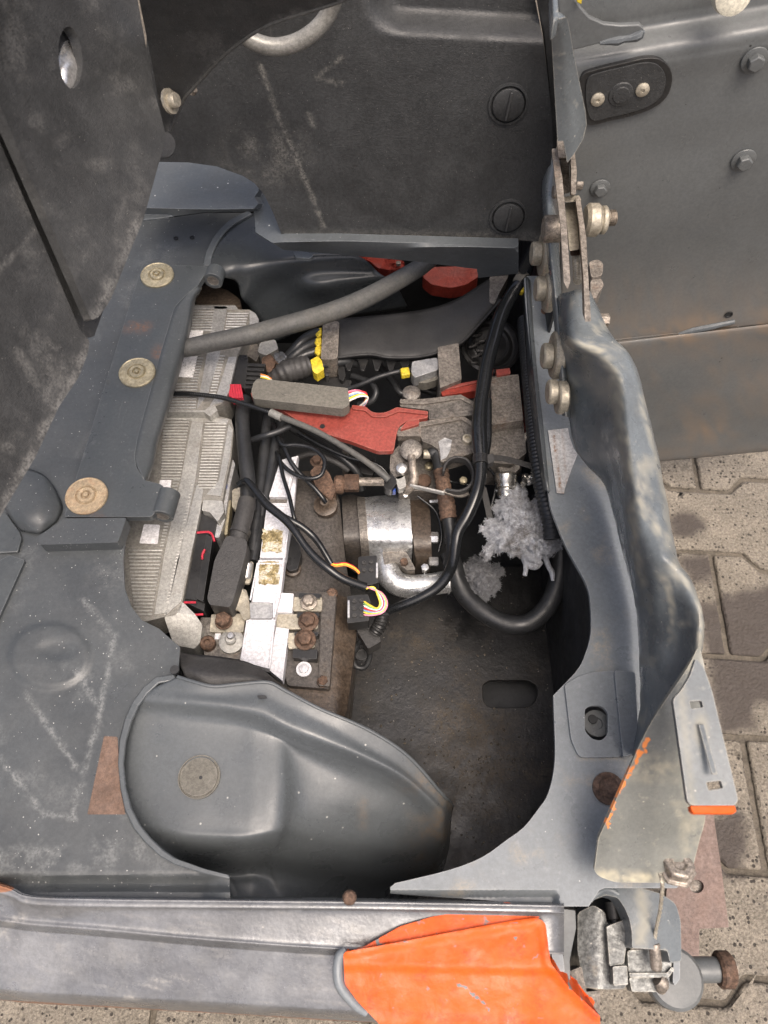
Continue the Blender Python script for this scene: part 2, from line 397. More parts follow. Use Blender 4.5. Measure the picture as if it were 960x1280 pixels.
M['rubber'] = mat('black_rubber', (.022, .023, .024), .42, var=.15, vs=20, dirt=(.075, .07, .06), da=.25, ds=12, bump=.2, bs=320, bd=.0004)
M['hose'] = mat('dusty_grey_rubber_hose', (.070, .070, .066), .62, var=.15, dirt=(.165, .15, .12), da=.5, ds=9, dsh=.4, bump=.45, bs=420, bd=.0005)
M['sheath'] = mat('glossy_black_sheath', (.012, .013, .014), .16, var=.1, bump=.03, bs=90, rvar=.05, dirt=(.05, .047, .04), da=.12)
M['plastblk'] = mat('black_connector_plastic', (.018, .018, .018), .38, var=.15, dirt=(.06, .055, .045), da=.28, ds=14, bump=.2, bs=300, edge=(.06, .06, .058))
M['boot'] = mat('grey_black_heat_shrink', (.038, .037, .036), .55, var=.15, dirt=(.1, .095, .085), da=.4, ds=14, bump=.6, bs=420, bd=.0006)
M['ducting'] = mat('dull_black_duct_plastic', (.022, .022, .022), .6, var=.2, dirt=(.05, .05, .046), da=.35, ds=9, bump=.25, bs=400, scr=(.09, .09, .085), scr_amt=.4)
M['oneoff_pad'] = mat('dusty_grey_connector_cap', (.125, .118, .100), .8, var=.12, dirt=(.19, .175, .145), da=.45, ds=14, bump=.6, bs=480, bd=.0005, edge=(.24, .23, .20))
M['red'] = mat('red_painted_lever', (.25, .050, .038), .48, var=.10, dirt=(.16, .06, .04), da=.26, ds=11, bump=.15, bs=300, edge=(.42, .16, .12))
M['redplas'] = mat('red_lock_plastic', (.45, .028, .05), .4, var=.08, bump=.05)
M['darkred'] = mat('dark_red_casting', (.27, .036, .022), .55, var=.25, vs=16, dirt=(.06, .02, .015), da=.4, ds=12, bump=.5, bs=120, bd=.0015)
M['white'] = mat('white_cover_plastic', (.56, .56, .585), .4, var=.05, dirt=(.34, .31, .25), da=.33, ds=16, edge=(.8, .8, .82), bump=.04)
M['paper'] = mat('white_sticker_paper', (.72, .71, .70), .55, var=.05, bump=.03, speck=(.25, .25, .25), sdn=.5, ss=430, smax=.5)
M['paperblank'] = mat('blank_white_sticker', (.72, .71, .72), .55, var=.05, bump=.03)
M['silverlabel'] = mat('silver_type_plate_foil', (.55, .54, .52), .42, .3, var=.08, dirt=(.4, .36, .3), da=.3, ds=20, bump=.15, speck=(.3, .28, .25), sdn=.3, ss=420, stain=(.24, .12, .05))
M['foil'] = mat('flaking_gold_foil', (.36, .29, .15), .5, .3, var=.45, vs=60, dirt=(.58, .56, .48), da=.5, ds=60, dsh=.06, bump=.8, bs=160, bd=.001, speck=(.16, .1, .03), sdn=.4, ss=420)
M['yellow'] = mat('yellow_tape', (.58, .44, .03), .55, var=.2, mott=.3, bump=.6, bs=200, dirt=(.35, .26, .04), da=.2)
M['blue'] = mat('blue_paint', (.02, .06, .28), .45, var=.1)
M['fluff'] = mat('grimy_white_wool', (.46, .475, .50), .95, var=.2, vs=40, dirt=(.14, .125, .11), da=.55, ds=30, dsh=.22, bump=.9, bs=340, bd=.002)
M['fluffgrey'] = mat('oily_grey_wool', (.20, .205, .215), .9, var=.3, vs=40, dirt=(.09, .085, .08), da=.5, ds=20, bump=.9, bs=340, bd=.002)
M['orange'] = mat('thick_orange_paint', (.63, .092, .007), .46, var=.06, vs=14, dirt=(.36, .055, .012), da=.32, ds=12, bump=.3, bs=120, bd=.0012, mott=.06, spec=.3, stain=(.56, .035, .008), wear=(.17, .165, .16), big=.15, stain_r=.5)
M['sill'] = mat('scuffed_sill_metal', (.19, .195, .20), .32, .45, var=.25, vs=9, dirt=(.06, .055, .052), da=.36, ds=7, dsh=.3, bump=.25, bs=160, bd=.0008, speck=(.45, .43, .40), sdn=.05, ss=260, smax=.18, scr=(.4, .39, .37), scr_amt=.12, srot=1.3, stain=(.45, .43, .39), wear=(.34, .16, .09), big=.3, mott=.09)
M['plate'] = mat('rust_brown_plate', (.185, .135, .115), .75, .1, var=.15, vs=30, dirt=(.24, .17, .14), da=.45, ds=16, bump=.6, bs=320, bd=.0007, speck=(.34, .26, .22), sdn=.2, ss=500)
M['forged'] = mat('worn_forged_steel', (.17, .175, .17), .46, .5, mott=.35, edge=(.4, .38, .33), var=.25, vs=26, dirt=(.36, .30, .21), da=.36, ds=16, dsh=.2, bump=.5, bs=180, bd=.0008, speck=(.5, .48, .42), sdn=.15, ss=300)
M['ivory'] = mat('ivory_plastic', (.62, .59, .48), .45, var=.06, dirt=(.4, .36, .26), da=.3)
M['bar'] = mat('scratched_grey_tube', (.24, .235, .215), .42, .2, var=.12, dirt=(.34, .32, .28), da=.4, ds=16, bump=.2)
M['chrome'] = mat('greasy_chrome', (.62, .6, .55), .2, .95, var=.15, vs=30, dirt=(.1, .085, .06), da=.4, ds=20, bump=.2, bs=180)
M['bright'] = mat('bright_plated_steel', (.72, .71, .68), .28, .85, var=.08, bump=.1)
M['wireyellow'] = mat('yellow_wire', (.8, .62, .06), .4, bump=0); M['wirered'] = mat('red_wire', (.6, .03, .04), .4, bump=0)
M['wirepink'] = mat('pink_wire', (.75, .25, .35), .4, bump=0); M['wireblue'] = mat('pale_blue_wire', (.25, .4, .6), .4, bump=0)
M['wirewhite'] = mat('white_wire', (.75, .73, .68), .4, bump=0); M['wireorange'] = mat('orange_wire', (.8, .25, .05), .4, bump=0)
M['wiregreen'] = mat('green_wire', (.2, .45, .15), .4, bump=0)
M['sand'] = mat('joint_sand', (.12, .104, .082), .95, var=.3, vs=40, bump=.8, bs=300, bd=.002)
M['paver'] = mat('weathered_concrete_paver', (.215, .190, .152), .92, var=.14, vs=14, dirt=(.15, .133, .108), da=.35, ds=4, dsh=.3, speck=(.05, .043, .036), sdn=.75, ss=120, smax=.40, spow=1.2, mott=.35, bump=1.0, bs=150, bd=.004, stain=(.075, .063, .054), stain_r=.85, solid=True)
M['paver'].node_tree.nodes  # (object coordinates: every stone has its own grain)
M['primer'] = mat('rusty_primer_patch', (.13, .083, .060), .75, 0, var=.2, vs=40, dirt=(.13, .085, .06), da=.45, ds=24, bump=.4, bs=200)
M['alugroove'] = mat('darkened_aluminium_valleys', (.25, .24, .215), .6, .35, var=.15, vs=14, dirt=(.13, .115, .09), da=.45, ds=9, bump=.3, bs=400)  # casing colour darker than the ribs, so the ribs stand out
M['flap'] = mat('grimy_gate_flap', (.150, .155, .140), .36, var=.16, dirt=(.27, .255, .19), da=.5, ds=9, dsh=.4, bump=.1, bs=200, stain=(.46, .42, .30), solid=True, wear=(.70, .22, .05), mott=.08, edge=(.4, .38, .3), speck=(.4, .38, .3), sdn=.06, ss=300)

# ------------------------------------------------------------------ ground: sand bed and interlocking pavers
bm = bmesh.new()
g = [bm.verts.new(p) for p in ((-40, -40, -.011), (40, -40, -.011), (40, 40, -.011), (-40, 40, -.011))]; bm.faces.new(g)
ground = fin(bm, 'ground', M['sand']); ground['kind'] = 'structure'; ground['label'] = 'paved yard of interlocking concrete stones under the machine'
def proj(p):
    d = p - CAM; yc = d.y * CT + d.z * ST; zc = -d.y * ST + d.z * CT
    return 480 + F * d.x / -zc, 640 - F * yc / -zc
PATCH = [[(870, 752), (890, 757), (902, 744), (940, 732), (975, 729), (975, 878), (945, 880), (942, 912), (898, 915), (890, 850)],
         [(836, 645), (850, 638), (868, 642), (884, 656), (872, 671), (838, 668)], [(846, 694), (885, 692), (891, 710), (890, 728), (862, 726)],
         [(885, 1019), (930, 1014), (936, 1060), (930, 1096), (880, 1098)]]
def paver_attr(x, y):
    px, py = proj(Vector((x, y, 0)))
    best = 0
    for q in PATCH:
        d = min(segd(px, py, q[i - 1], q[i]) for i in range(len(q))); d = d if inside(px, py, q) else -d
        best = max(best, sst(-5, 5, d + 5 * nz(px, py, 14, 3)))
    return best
random.seed(11)
ang = R(3.6); L0, WA, WB = .358, .123, .0835
ca, sa = math.cos(ang), math.sin(ang)
for row in range(-7, 5):
    for k in range(-6, 4):
        cx = .735 + L0 * (k + (.5 if row % 2 == 0 else 0)); cy = .638 + .2065 * row + .0
        # turn the whole pattern a little about (.75,.64)
        dx, dy = cx - .735, cy - .638
        wx, wy = .735 + dx * ca - dy * -sa, .638 + dy * ca - dx * sa * 0
        wx = .735 + dx * ca + dy * sa; wy = .638 - dx * sa + dy * ca
        if wx < -1.1 or wx > 1.5 or wy < -.75 or wy > 1.35: continue
        j = .0062; a = .179 - j; b = WA - j; c = WB - j
        pts = [(-a, -b), (-.110, -b), (-.073, -c), (.073, -c), (.110, -b), (a, -b), (a, b), (.110, b), (.073, c), (-.073, c), (-.110, b), (-a, b)]
        r_ = random.uniform(-.006, .006) + 0
        pts = [(wx + x * math.cos(r_ - ang) - y * math.sin(r_ - ang), wy + x * math.sin(r_ - ang) + y * math.cos(r_ - ang)) for x, y in rnd(pts, .006, 2)]
        z0 = random.uniform(-.003, .002); tx, ty = random.uniform(-.012, .012), random.uniform(-.012, .012)
        pxx, pyy = proj(Vector((wx, wy, 0))); vis = -150 < pxx < 1100 and 500 < pyy < 1450
        ff = lambda x, y: Vector((x, y, z0 + (x - wx) * tx + (y - wy) * ty + .0012 * nz(x, y, .03, 2)))
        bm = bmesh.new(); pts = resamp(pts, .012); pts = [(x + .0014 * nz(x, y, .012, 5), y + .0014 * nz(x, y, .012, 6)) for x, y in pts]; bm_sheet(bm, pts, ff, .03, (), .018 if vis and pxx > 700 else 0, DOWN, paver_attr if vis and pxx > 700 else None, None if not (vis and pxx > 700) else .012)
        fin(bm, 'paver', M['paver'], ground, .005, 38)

# ------------------------------------------------------------------ chassis well (the dark box the parts sit in)
well = thing('chassis_well', 'dark oily steel well under the open floor, black sides and dirty bottom', 'chassis', (-.05, .5, .2))
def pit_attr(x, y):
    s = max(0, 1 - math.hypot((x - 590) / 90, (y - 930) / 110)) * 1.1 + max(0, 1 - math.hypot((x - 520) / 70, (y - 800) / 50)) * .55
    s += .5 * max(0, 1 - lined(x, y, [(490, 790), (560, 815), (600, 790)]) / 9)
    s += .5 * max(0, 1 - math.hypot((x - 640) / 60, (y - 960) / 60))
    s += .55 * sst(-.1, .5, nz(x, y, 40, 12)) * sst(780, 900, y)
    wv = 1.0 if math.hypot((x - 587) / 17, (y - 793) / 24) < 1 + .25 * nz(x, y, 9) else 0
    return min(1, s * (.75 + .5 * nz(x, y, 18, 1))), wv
hole = rnd([(603, 856), (612, 850), (660, 850), (672, 857), (672, 872), (662, 884), (612, 885), (604, 877)], 8)
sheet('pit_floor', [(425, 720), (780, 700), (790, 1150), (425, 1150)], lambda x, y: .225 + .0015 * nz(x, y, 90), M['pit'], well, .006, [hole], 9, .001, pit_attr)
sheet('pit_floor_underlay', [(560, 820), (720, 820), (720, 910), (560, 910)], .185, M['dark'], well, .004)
def wall(nm, a, b, z0, z1, m=None, t=.004):
    bm = bmesh.new(); a, b = Vector((*a, 0)), Vector((*b, 0)); n = Vector((-(b - a).y, (b - a).x, 0)).normalized() * t
    v = [bm.verts.new(p + Vector((0, 0, z))) for z in (z0, z1) for p in (a, b, b + n, a + n)]
    for q in ((3, 2, 1, 0), (4, 5, 6, 7), (0, 1, 5, 4), (1, 2, 6, 5), (2, 3, 7, 6), (3, 0, 4, 7)): bm.faces.new([v[i] for i in q])
    return fin(bm, nm, m or M['dark'], well)
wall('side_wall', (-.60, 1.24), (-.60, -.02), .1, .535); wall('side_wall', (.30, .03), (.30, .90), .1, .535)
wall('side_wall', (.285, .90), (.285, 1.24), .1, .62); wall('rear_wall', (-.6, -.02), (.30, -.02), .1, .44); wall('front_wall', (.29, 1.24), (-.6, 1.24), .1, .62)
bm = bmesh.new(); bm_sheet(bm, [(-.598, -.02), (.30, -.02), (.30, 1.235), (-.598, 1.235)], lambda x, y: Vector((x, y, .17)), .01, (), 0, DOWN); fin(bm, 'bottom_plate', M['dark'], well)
# crumpled edge at the tub's foot
random.seed(5); bm = bmesh.new()
for i in range(420):
    if i % 3: x, y = random.gauss(600, 48), random.gauss(950, 60)
    else: x, y = random.uniform(470, 680), random.uniform(760, 1080)
    if not (455 < x < 690 and 755 < y < 1100) or inside(x, y, hole): continue
    r = random.uniform(.0006, .0024) * (1.5 if random.random() < .1 else 1); q = P(x, y, .2262 + .0015 * nz(x, y, 90))
    vs_ = [bm.verts.new(q + Vector((a * r * random.uniform(.5, 1.3), b * r * random.uniform(.5, 1.3), c * r * random.uniform(.4, 1)))) for a, b, c in ((1, 0, 0), (-1, 0, 0), (0, 1, 0), (0, -1, 0), (0, 0, 1), (0, 0, -.5))]
    for a, b, c in ((0, 2, 4), (2, 1, 4), (1, 3, 4), (3, 0, 4), (2, 0, 5), (1, 2, 5), (3, 1, 5), (0, 3, 5)): bm.faces.new((vs_[a], vs_[b], vs_[c]))
fin(bm, 'grit', M['sand'], well, stuff=True)

# ------------------------------------------------------------------ floor pan
LINES = [[(104, 750), (143, 795), (122, 905), (91, 1017)], [(32, 868), (58, 905), (95, 958)], [(-5, 940), (54, 1017), (91, 1022)], [(97, 842), (122, 880)]]
def pan_attr(x, y):
    s = 0
    for L_ in LINES: s = max(s, (1 - sst(1.0, 6, lined(x, y, L_) + 3 * nz(x, y, 7, 2))) * .45)
    s = max(s, .16 * sst(.1, .6, nz(x, y, 55, 5)))
    s = max(s, .3 * (1 - sst(5, 40, abs(y - 1075 + .05 * x))) * sst(.0, .4, nz(x, y, 24, 9)))
    patch = 0
    return s, (1.0 if patch else 0)
def pan_z(x, y):
    z = .55
    d = math.hypot((x - 62) / 55, (y - 820) / 44); e = (math.hypot((x - 66) / 32, (y - 818) / 27))
    z += .0042 * (1 - sst(.82, 1.0, d)) - .003 * (1 - sst(.3, .8, math.hypot((x - 72) / 40, (y - 812) / 20)))
    z -= .012 * sst(1092, 1104, y) * (1 - sst(250, 285, x))        # long groove before the sill
    z += .010 * sst(1106, 1116, y)
    return z
PAN = [(-60, 300), (120, 276), (180, 276), (258, 266), (312, 266), (292, 279), (274, 298), (264, 318), (261, 335), (235, 345), (180, 560), (158, 660), (154, 700), (156, 736), (164, 758), (177, 775), (199, 786), (225, 809),
       (223, 838), (218, 845), (195, 847), (178, 861), (165, 879), (156, 899), (149, 925), (147, 954), (150, 985), (156, 1013), (167, 1036), (181, 1053), (199, 1070), (218, 1081), (254, 1092), (287, 1099), (288, 1128), (-60, 1128)]
pan = sheet('floor_pan', PAN, pan_z, M['pan'], None, .004, [], 4, .0015, pan_attr)
tagup(pan, 'speckled dark grey steel floor with chalky lines, oval emboss and rusty patch', 'floor plate')
rimb = sheet('rolled_rim', [(218, 843), (195, 846), (178, 860), (165, 878), (156, 898), (149, 925), (147, 954), (150, 985), (156, 1013), (167, 1036), (181, 1053), (199, 1070), (218, 1081), (254, 1092), (287, 1099),
       (287, 1094), (256, 1086), (222, 1074), (205, 1063), (188, 1047), (175, 1031), (164, 1010), (157, 984), (154, 954), (157, 926), (164, 901), (173, 882), (184, 867), (198, 854), (220, 850)], .5565, M['tub'], pan, .006, bev=.0015)
blk('primer_patch', rnd([(130, 920), (147, 921), (150, 985), (157, 1018), (109, 1018)], 2), .5504, .001, M['primer'], pan, .0002)
blk('raised_crossbar', [(79, 648), (158, 647), (151, 668), (147, 678), (50, 681), (45, 672), (70, 655)], .572, .024, M['pan'], pan, .006, 3)
loft('rounded_corner', [[(8, 590, .556), (30, 585, .562), (52, 592, .560), (66, 606, .556)], [(2, 610, .562), (28, 606, .568), (54, 606, .566), (72, 618, .556)],
                        [(4, 630, .564), (28, 632, .572), (55, 630, .570), (78, 634, .553)], [(14, 648, .562), (34, 650, .569), (54, 650, .566), (72, 650, .553)], [(26, 664, .553), (40, 666, .556), (52, 666, .555), (64, 658, .552)]], M['pan'], pan, .003, 4)
sheet('neighbouring_plate', [(-60, 655), (-10, 640), (8, 641), (24, 664), (27, 673), (22, 690), (-60, 694)], .5555, M['bracket'], pan, .004)
blk('welded_strip', [(-20, 735), (0, 700), (12, 694), (31, 700), (22, 720), (-14, 800), (-40, 800)], .556, .006, M['bracket'], pan, .002, 3)
for x, y in ((220, 298), (240, 297), (226, 875)):
    if y < 400: lathe('pressed_hole', P(x, y, .5508), UP, [(.0045, 0), (.0045, .0012), (.0032, .0012), (.003, -.002), (0, -.002)], M['dark'], pan, 14)
ribbon('curved_lip', [(259, 334, .556), (262, 318, .559), (272, 298, .562), (288, 281, .564), (313, 267, .566)], 9, .008, M['rail'], pan)

# ------------------------------------------------------------------ mounting plate with three big washers
mp_ = thing('mounting_plate', 'long grey steel hinge plate held by three large round washers', 'bracket', P(150, 500, .552))
blk('top_plate', rnd([(178, 330), (262, 333), (247, 357), (232, 369), (218, 384), (200, 445), (185, 500), (172, 548), (168, 570), (170, 583), (180, 600), (204, 606), (208, 618), (190, 646), (80, 646)], [3, 6, 2, 5, 5, 0, 0, 4, 4, 4, 3, 6, 5, 5, 4], 4), .566, .012, M['bracket'], mp_, .0015,
    step=8, attr=lambda x, y: max(1 - sst(3, 10, math.hypot(x - 198, y - 442)), 1 - sst(2, 6, math.hypot((x - 122) / 2, y - 642)), .7 * (1 - sst(3, 9, math.hypot((x - 172) / 3, y - 409)))) )
loft('folded_flange', [[(247, 356, .566), (251, 362, .556), (250, 366, .53)], [(232, 368, .566), (241, 374, .560), (244, 378, .53)], [(218, 384, .566), (233, 410, .558), (238, 414, .53)], [(200, 445, .566), (220, 455, .557), (227, 458, .53)],
                       [(185, 500, .566), (207, 508, .556), (212, 510, .53)], [(171, 552, .566), (194, 552, .556), (198, 553, .53)], [(168, 573, .566), (190, 577, .556), (193, 578, .53)], [(180, 600, .566), (183, 600, .560), (186, 600, .53)]], M['bracket'], mp_, .004, 4)
for pts, r in (([(182, 622, .558), (207, 630, .556)], 14), ([(252, 336, .558), (268, 344, .557)], 12)):
    bm = bmesh.new(); a, b = P(*pts[0]), P(*pts[1])
    ax = Vector((-.12, -1, 0)).normalized(); ctr = b + Vector((0, 0, -.002)); rr = r * mpp(*pts[1]); hl = .021 if r == 14 else .013
    bm_lathe(bm, ctr - ax * hl, ax, [(rr * .62, 0), (rr, 0), (rr, hl * 2), (rr * .62, hl * 2), (rr * .62, 0)], 24)
    fin(bm, 'hinge_eye', M['bracket'], mp_, .0008)
    lathe('eye_bore', ctr + ax * (hl - .004), ax, [(rr * .61, 0), (rr * .61, .0035), (rr * .4, .003), (0, .002)], M['steel'], mp_, 18)
for x, y, r, k in ((197, 345.5, 20.5, 'gold'), (172, 467, 22.5, 'gold'), (109, 621, 26, 'rustwasher')):
    p = P(x, y, .566); rr = r * mpp(x, y, .566)
    n_ = Vector((.03, -.05, 1))
    wsh = lathe('washer', p, n_, [(rr, 0), (rr, .0042), (rr * .96, .0055), (rr * .93, .0055), (rr * .90, .0048), (rr * .52, .0056), (rr * .48, .0034), (rr * .44, .0034), (rr * .42, .0066), (rr * .38, .0078), (rr * .24, .0076), (rr * .20, .0040), (rr * .13, .0040), (rr * .11, .0085), (0, .009)], M[k], mp_, 36)
    if k == 'rustwasher': wsh['label'] = 'rustiest washer near the lower end'

# ------------------------------------------------------------------ kick panel with two turn fasteners, rail under it
KP, KN = Vector((0, 1.02, .65)), Vector((0, -1, .15)).normalized()
def kick_f(x, y):
    edge = 48 - 22 * math.exp(-((x - 480) / 30) ** 2) * 0 + .055 * (x - 520)
    d = sst(0, 1, (edge - y) / 40) * sst(462, 512, x + (40 - y) * .35)
    return PP(x, y, KP + KN * (-.045 * d), KN)
def kick_attr(x, y):
    s = .45 * max(0, 1 - math.hypot((x - 330) / 75, (y - 195) / 55)) * sst(-.3, .4, nz(x, y, 22, 1))
    s = max(s, .55 * (1 - sst(1, 4, lined(x, y, [(325, 80), (350, 150), (372, 200), (405, 285)]) + nz(x, y, 9))))
    s = max(s, .5 * (1 - sst(1, 5, lined(x, y, [(385, 142), (392, 156)]))), .4 * (1 - sst(1, 4, lined(x, y, [(430, 70), (395, 97), (428, 104)]) + 2 * nz(x, y, 6))))
    return max(s, .4 * (1 - sst(0, 14, 297 - y)))
kick = thing('kick_panel', 'large grained black plastic panel with two slotted round fasteners', 'panel', PP(520, 290, KP, KN))
sheet('moulded_sheet', [(185, -40), (662, -40), (668, -5), (679, 50), (685, 100), (690, 150), (691, 185), (684, 240), (676, 303), (647, 300), (510, 296.5), (352, 293), (341, 265), (330, 243), (318, 229), (304, 220), (271, 208), (235, 203), (180, 202)],
      0, M['kick'], kick, .005, [], 4, .002, kick_attr, f=kick_f)
for x, y, m_ in ((635, 130, 'kick'), (635, 271, 'kick')):
    p = PP(x, y, KP, KN); rr = 21 * (p - CAM).length / F * .93
    fs = lathe('turn_fastener', p, KN, [(rr * 1.12, 0), (rr * 1.1, .003), (rr * .98, .0035), (rr * .94, -.001), (rr * .9, -.001), (rr * .86, .005), (rr * .80, .006), (0, .0065)], M[m_], kick, 32)
    bm = bmesh.new(); u = Vector((.10, 0, 1)); u = (u - KN * u.dot(KN)).normalized()
    boxbar(bm, p + KN * .0085 + u * rr * .74, p + KN * .0085 - u * rr * .74, .0035, .006, KN); s_ = fin(bm, 'slot_rib', M['plastic'], fs, .001)
# ledge under the kick panel
def rail_z(x, y):
    sp = 301 + .036 * (x - 352)
    if x < 325 and y < 262: return .668
    return .662 - .0030 * max(0, y - sp) * sst(320, 360, x) - .01 * (1 - sst(320, 360, x))
rl = sheet('front_rail', [(170, 262), (192, 198), (269, 205), (304, 217), (330, 238), (345, 263), (356, 290), (510, 294), (648, 298), (648, 342), (598, 347.5), (596, 336.5), (510, 326), (420, 318), (354, 312.5), (319.5, 290), (318, 264.5), (258, 265.5), (178, 275)],
      rail_z, M['rail'], None, .004, [], 8, .0012)
tagup(rl, 'blue-grey folded steel ledge running under the black kick panel', 'rail')
blk('weld_tab', [(366, 315), (382, 314), (392, 319), (388, 323), (370, 322)], .60, .006, M['rail'], rl, .002, 2)
gap = sheet('door_seal', [(668, -20), (690, -20), (694, 60), (697, 130), (697, 180), (684, 255), (676, 310), (655, 346), (648, 340), (668, 300), (682, 230), (688, 180), (685, 100), (679, 45)], 0, M['rubber'], None, .01, [], 0, .002, f=lambda x, y: PP(x, y, KP - KN * .03, KN))
tagup(gap, 'narrow black rubber edge strip beside the kick panel', 'seal')
# glossy moulded housing dropping into the well
gl = loft('wheel_housing', [[(262, 332, .560), (268, 310, .562), (285, 288, .564), (316, 266, .566), (345, 262, .566)],
     [(275, 345, .548), (290, 325, .556), (305, 308, .560), (330, 295, .562), (365, 292, .562)],
     [(295, 352, .52), (305, 337, .548), (330, 322, .556), (370, 312, .558), (420, 312, .556)],
     [(302, 372, .49), (322, 348, .525), (350, 330, .550), (395, 322, .553), (450, 322, .550)],
     [(312, 384, .46), (345, 356, .495), (375, 345, .520), (410, 340, .525), (470, 338, .52)],
     [(322, 398, .43), (362, 372, .465), (395, 360, .505), (425, 354, .510), (485, 350, .50)],
     [(332, 412, .40), (375, 390, .43), (405, 378, .45), (435, 372, .46), (500, 366, .44)],
     [(340, 430, .36), (385, 410, .39), (415, 400, .40), (445, 395, .40), (510, 385, .38)]], M['gloss_tub'], None, .004, 6)
tagup(gl, 'glossy dark moulded housing with two long highlights beside the ribbed controllers', 'housing')

# ------------------------------------------------------------------ steering column cover (black plastic, close to the lens)
cc = thing('column_cover', 'scuffed black plastic column cover looming in the upper left corner', 'cover', P(60, 330, .80))
zA = lambda x, y: 1.15 - .0006 * x - .0004 * y - .006 * sst(12, 0, abs(x - (159 + .15 * y)))*0
def covA_f(x, y): return P(x, y, zA(x, y))
OV = ell(88, 72, 15, 39, 28, -4)
def cov_attr(x, y):
    s = .55 * (1 - sst(3, 16, lined(x, y, [(108, 400), (118, 405), (150, 330), (175, 275)]) + 4 * nz(x, y, 15)))
    s = max(s, .5 * max(0, 1 - math.hypot((x - 100) / 30, (y - 310) / 60)) * sst(-.2, .4, nz(x, y, 20)), .4 * sst(.15, .7, nz(x, y, 40, 8)))
    s = max(s, .7 * (1 - sst(2, 14, lined(x, y, [(114, 431), (74, 508), (0, 646)]) + 4 * nz(x, y, 12))))
    s = max(s, .6 * (1 - sst(1, 5, lined(x, y, [(0, 338), (44, 288)]))), .45 * (1 - sst(2, 9, lined(x, y, [(22, 440), (60, 500)]) + 3 * nz(x, y, 10))))
    s = max(s, .8 * (1 - sst(0, 4, lined(x, y, ARCH))))  # worn arch edge, with its rim light painted in as a pale band
    return .55 * s if y < 395 - x * 0 and s < .5 else s * .85
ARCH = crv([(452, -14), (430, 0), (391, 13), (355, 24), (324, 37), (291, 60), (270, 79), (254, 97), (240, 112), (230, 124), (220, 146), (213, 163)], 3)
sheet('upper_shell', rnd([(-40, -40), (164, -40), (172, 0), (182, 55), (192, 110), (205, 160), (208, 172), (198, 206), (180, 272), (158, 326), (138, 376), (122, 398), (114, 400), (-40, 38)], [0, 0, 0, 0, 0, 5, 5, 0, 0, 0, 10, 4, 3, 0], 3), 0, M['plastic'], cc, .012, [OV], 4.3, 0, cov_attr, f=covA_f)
zB = lambda x, y: 1.135 - .0006 * x - .0004 * y 
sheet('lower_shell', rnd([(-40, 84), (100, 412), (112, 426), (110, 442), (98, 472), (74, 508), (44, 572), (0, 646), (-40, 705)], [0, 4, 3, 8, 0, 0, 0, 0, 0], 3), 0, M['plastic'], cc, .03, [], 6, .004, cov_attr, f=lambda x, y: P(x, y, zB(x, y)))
sheet('groove_floor', [(-40, 10), (60, 220), (132, 380), (118, 420), (96, 424), (30, 290), (-40, 110)], 0, M['plastic'], cc, .006, [], 10, f=lambda x, y: P(x, y, zB(x, y) - .016))
sheet('hole_cup', ell(88, 76, 17, 44, 24, -4), 0, M['plastic'], cc, .006, f=lambda x, y: P(x, y, zA(x, y) - .013))
sheet('recessed_bolt', ell(88, 82, 13.5, 32, 24, -4), 0, M['bright'], cc, .004, [], 3, .001, f=lambda x, y: P(x, y, zA(x, y) - .008 - .004 * sst(86, 60, y) + .004 * (1 - min(1, math.hypot((x - 88) / 13.5, (y - 90) / 30) ** 2))))
zC = lambda x, y: 1.085 - .0011 * y
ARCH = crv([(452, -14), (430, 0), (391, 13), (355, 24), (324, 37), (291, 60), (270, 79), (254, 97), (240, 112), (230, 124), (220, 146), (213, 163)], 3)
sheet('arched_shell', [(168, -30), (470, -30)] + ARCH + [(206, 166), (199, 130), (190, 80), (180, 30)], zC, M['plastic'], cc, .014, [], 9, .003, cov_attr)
bm = bmesh.new(); bm_tube(bm, [P(x, y, zC(x, y) + .000) for x, y in ARCH], .0022, 8); fin(bm, 'arch_lit_rim', M['hose'], cc)  # paler tube added along the arch edge to stand for its rim light
for x, y, z, r in ((211, 127, .955, 11),):
    p = P(x, y, z); ax = Vector((.9, -.25, .35)); rr = r * mpp(x, y, z)
    lathe('flange_bolt', p, ax, [(rr * 1.35, 0), (rr * 1.35, .0035), (rr * .85, .004), (rr * .85, .011), (rr * .72, .013), (0, .0132)], M['zinc'], cc, 12)
lathe('bolt_end', P(236, 112, .925), Vector((.6, .1, .6)), [(.010, 0), (.010, .006), (.006, .009), (0, .010)], M['rustlight'], cc, 14)
lathe('plug', P(203, 181, .862), Vector((.2, -.6, .7)), [(.018, 0), (.018, .004), (.013, .006), (0, .006)], M['plastic'], cc, 22)
gb = cable('grab_bar', [(290, 20, 1.02), (307, 45, .995), (322, 54, .987), (345, 59, .983), (371, 53, .988), (392, 40, 1.0), (408, 22, 1.015), (418, 0, 1.035), (424, -25, 1.06)], 10.5, M['bar'], None, 8, 16)
tagup(gb, 'curved pale grey tube between the arched cover and the kick panel', 'grab bar')

